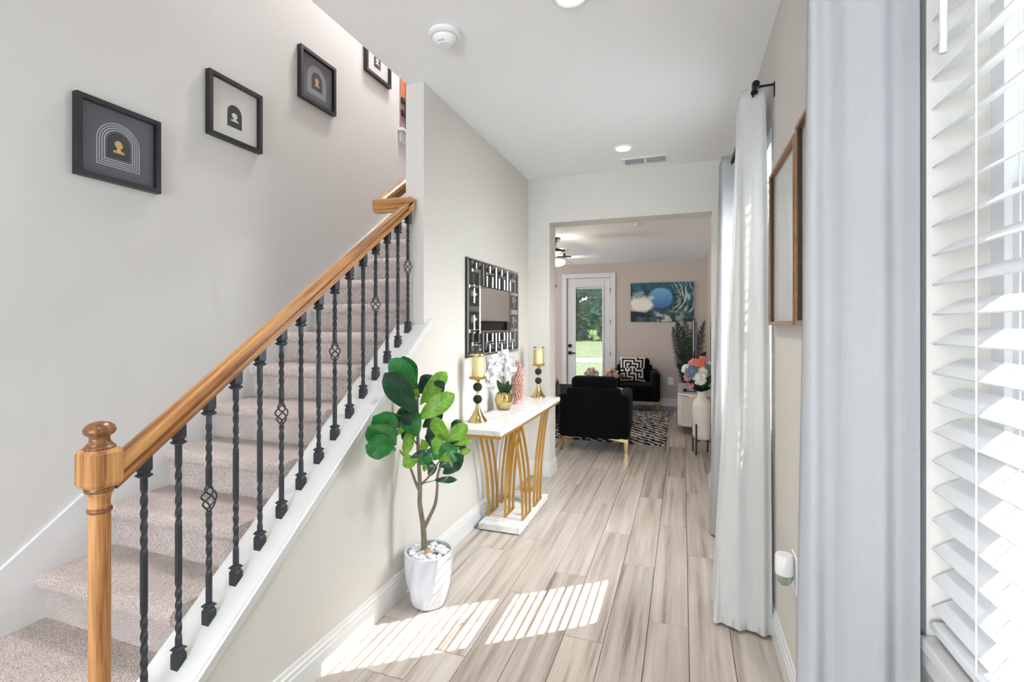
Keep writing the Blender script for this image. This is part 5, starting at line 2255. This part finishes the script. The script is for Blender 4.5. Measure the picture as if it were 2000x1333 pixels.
for (u_, v_, r, m_, dd) in ((1356, 712, .062, 'hydrangea_pink', 0), (1367, 711, .058, 'hydrangea_coral', -.03), (1373, 705, .05, 'hydrangea_pink', .05), (1341, 722, .055, 'hydrangea_white', .02),
                            (1351, 726, .068, 'hydrangea_blue', -.06), (1381, 722, .06, 'hydrangea_blue', .0), (1366, 740, .072, 'hydrangea_white', -.09), (1372, 727, .055, 'hydrangea_white', -.05),
                            (1343, 738, .045, 'hydrangea_pink', -.02), (1387, 714, .045, 'hydrangea_white', .05), (1350, 754, .03, 'hydrangea_pink', -.06)):
    c_ = P(u_, v_, fdp + dd)
    bm = new()
    tube(bm, [(fx, fy, 0.65), (c_ + Vector((fx, fy, 0.72))) / 2, c_], 0.003, 5)
    obj('stem', bm, 'leaf_deep', fb)
    bm = new()
    for k in range(46):
        q = Vector((random.gauss(0, 1), random.gauss(0, 1), random.gauss(0, 1))).normalized()
        ball(bm, c_ + q * r * 0.8, r * 0.28, 1, (1, 1, 1), 0.3)
    ball(bm, c_, r * 0.75, 2)
    obj('flower_head', bm, m_, fb)
for (u_, v_, L) in ((1345, 750, .12), (1358, 762, .10), (1376, 758, .12), (1385, 745, .12), (1352, 760, .1), (1382, 760, .12), (1390, 735, .1), (1366, 763, .1)):
    tip = P(u_, v_, fdp - 0.05)
    c_ = Vector((fx, fy, 0.70))
    bm = new()
    petal(bm, c_, (tip - c_).normalized(), (-CAMD + Vector((0, 0, .5))).normalized(), max(0.09, (tip - c_).length * 1.15), 0.032)
    obj('leaf', bm, 'leaf_deep', fb, smooth=True)

# ------------------------------------------------------------------ ceiling fan
fc = Vector((-1.53, 6.02, 0))
fan = thing('ceiling_fan', 'black ceiling fan with pale blades and lit glass bowl, cut by the opening', 'ceiling fan', (fc.x, fc.y, 2.1))
bm = new()
lathe(bm, [(0.065, 2.5), (0.065, 2.485), (0.055, 2.462), (0.03, 2.448), (0.012, 2.445)], (fc.x, fc.y, 0), 28)
obj('canopy', bm, 'fan_black', fan, smooth=50)
bm = new()
tube(bm, [(fc.x, fc.y, 2.45), (fc.x, fc.y, 2.36)], 0.012, 12)
obj('downrod', bm, 'fan_black', fan, smooth=40)
bm = new()
lathe(bm, [(0.02, 2.372), (0.05, 2.365), (0.11, 2.352), (0.125, 2.34), (0.125, 2.315), (0.11, 2.315)], (fc.x, fc.y, 0), 32)
for k in range(3):
    a = k * 2 * PI / 3 + 0.4
    box(bm, (fc.x + 0.115 * math.cos(a) - .01, fc.y + 0.115 * math.sin(a) - .01, 2.25), (fc.x + 0.115 * math.cos(a) + .01, fc.y + 0.115 * math.sin(a) + .01, 2.32))
obj('motor_housing', bm, 'fan_black', fan, smooth=50)
bm = new()
lathe(bm, [(0.09, 2.335), (0.085, 2.30), (0.075, 2.26), (0.06, 2.25)], (fc.x, fc.y, 0), 28)
obj('upper_glass', bm, 'lamp_glass', fan, smooth=50)
bm = new()
lathe(bm, [(0.05, 2.262), (0.095, 2.258), (0.095, 2.243), (0.05, 2.238), (0.03, 2.225)], (fc.x, fc.y, 0), 28)
obj('blade_hub', bm, 'fan_black', fan, smooth=50)
bm = new()
lathe(bm, [(0.09, 2.225), (0.122, 2.205), (0.125, 2.185), (0.11, 2.158), (0.07, 2.143), (0.0001, 2.138)], (fc.x, fc.y, 0), 32)
obj('glass_bowl', bm, 'lamp_glass', fan, smooth=50)
bm = new()
lathe(bm, [(0.012, 2.139), (0.014, 2.132), (0.006, 2.12), (0.0001, 2.118)], (fc.x, fc.y, 0), 14)
obj('bowl_knob', bm, 'fan_black', fan, smooth=50)
for k in range(5):
    a = math.radians(8 - 72 * k)
    dv, sv = Vector((math.cos(a), math.sin(a), 0)), Vector((-math.sin(a), math.cos(a), 0))
    bm = new()
    secs = []
    for s, hw_ in ((0.15, 0.035), (0.20, 0.055), (0.35, 0.062), (0.50, 0.066), (0.545, 0.058), (0.56, 0.04)):
        base_ = fc + dv * s + Vector((0, 0, 2.248))
        tl = Vector((0, 0, 0.42))
        secs.append([base_ - sv * hw_ - tl * hw_ + Vector((0, 0, .003)), base_ + sv * hw_ + tl * hw_ + Vector((0, 0, .003)), base_ + sv * hw_ + tl * hw_ - Vector((0, 0, .003)), base_ - sv * hw_ - tl * hw_ - Vector((0, 0, .003))])
    loft(bm, secs)
    bl = obj('blade', bm, 'fan_blade', fan)
    bm = new()
    tube(bm, [fc + dv * 0.08 + Vector((0, 0, 2.25)), fc + dv * 0.13 + Vector((0, 0, 2.262)), fc + dv * 0.20 + Vector((0, 0, 2.254))], 0.009, 8)
    obj('blade_iron', bm, 'fan_black', bl)
for k, (du, zz) in enumerate(((0.0, 1.96), (0.025, 1.90))):
    bm = new()
    q = fc + CAMX * (du - 0.02) - CAMD * 0.05
    tube(bm, [(q.x, q.y, 2.23), (q.x, q.y, zz)], 0.0012, 5)
    lathe(bm, [(0.002, 0.0), (0.007, -0.015), (0.007, -0.03), (0.0001, -0.04)], (q.x, q.y, zz), 10)
    obj('pull_chain', bm, 'fan_black', fan)
lamp('fan_lamp', 'POINT', (fc.x, fc.y, 2.08), 6, (1.0, 0.84, 0.66), 0.08)
lamp('fan_uplamp', 'POINT', (fc.x + 0.1, fc.y, 2.40), 1.6, (1.0, 0.84, 0.66), 0.03)
# unseen point lamp added to brighten the upper stair wall
lamp('stair_fill', 'POINT', (-1.75, 3.3, 5.15), 150, (1.0, 0.97, 0.98), 0.15)

# ------------------------------------------------------------------ outside
bm = new()
box(bm, (-40, YB + 0.14, -0.3), (40, 90, -0.12))
tag(obj('lawn', bm, 'grass'), 'sunlit lawn seen through the glazed door', 'lawn', None, 'structure')
bm = new()
box(bm, (XRO + 0.01, -12, -0.3), (14, YB + 0.14, -0.12))
tag(obj('side_yard', bm, 'concrete'), 'pale side yard outside the right windows', 'ground', None, 'structure')
bm = new()
box(bm, (-9, 19.5, -0.12), (6, 22.5, -0.10))
tag(obj('driveway', bm, 'concrete'), 'pale strip of road crossing the lawn', 'road', None, 'structure')
bm = new()
box(bm, (-5, YB + 0.14, -0.12), (2, YB + 2.0, -0.06))
tag(obj('patio', bm, 'concrete'), 'concrete patio outside the glazed door', 'patio', None, 'structure')


def tree(x, y, h, r, m_, label, n=900, seed=1, group=None, low=0.06, leaf=0.16):
    random.seed(seed)
    t_ = thing('tree', label, 'tree', (x, y, -0.12), group=group)
    bm_ = new()
    tube(bm_, [(x, y, -0.12), (x + 0.1, y, h * 0.4), (x, y, h * 0.8)], [0.02 * h, 0.015 * h, 0.005 * h], 8)
    obj('trunk', bm_, 'bark', t_)
    bm_ = new()
    blobs = [(x + random.gauss(0, r * .5), y + random.gauss(0, r * .5), h * random.uniform(low, .95), r * random.uniform(.35, .6)) for _ in range(22)]
    for k in range(n):
        bx_, by_, bz_, br_ = random.choice(blobs)
        q = Vector((random.gauss(0, 1), random.gauss(0, 1), random.gauss(0, 1))).normalized() * br_ * random.uniform(.6, 1.05)
        c_ = Vector((bx_, by_, max(0.1, bz_))) + q
        u_ = Vector((random.gauss(0, 1), random.gauss(0, 1), random.gauss(0, 1))).normalized()
        v_ = u_.orthogonal().normalized()
        s_ = leaf * random.uniform(.6, 1.3)
        bm_.faces.new([bm_.verts.new(c_ + a_) for a_ in (u_ * s_, v_ * s_ * .6, -u_ * s_, -v_ * s_ * .6)])
    fo = obj('foliage', bm_, m_, t_)
    fo['kind'] = 'stuff'


for k, (x, y, h, r) in enumerate(((-11.2, 52, 10, 3.0), (-8.6, 54, 11, 3.0), (-6.0, 52, 10, 3.0),)):
    tree(x, y, h, r, 'tree_leaf', ['tall dark green tree beyond the lawn, seen through the door at left', 'tall dark green tree beyond the lawn in the middle of the door glass',
         'tall green tree beyond the lawn, right side of the door glass'][k], 4200, 11 + k, 'trees beyond the lawn', leaf=0.46)
tree(-7.85, 45.0, 0.95, 0.34, 'tree_leaf_pale', 'small pale yellow green bush at the far end of the lawn', 500, 31, low=0.2, leaf=0.08)
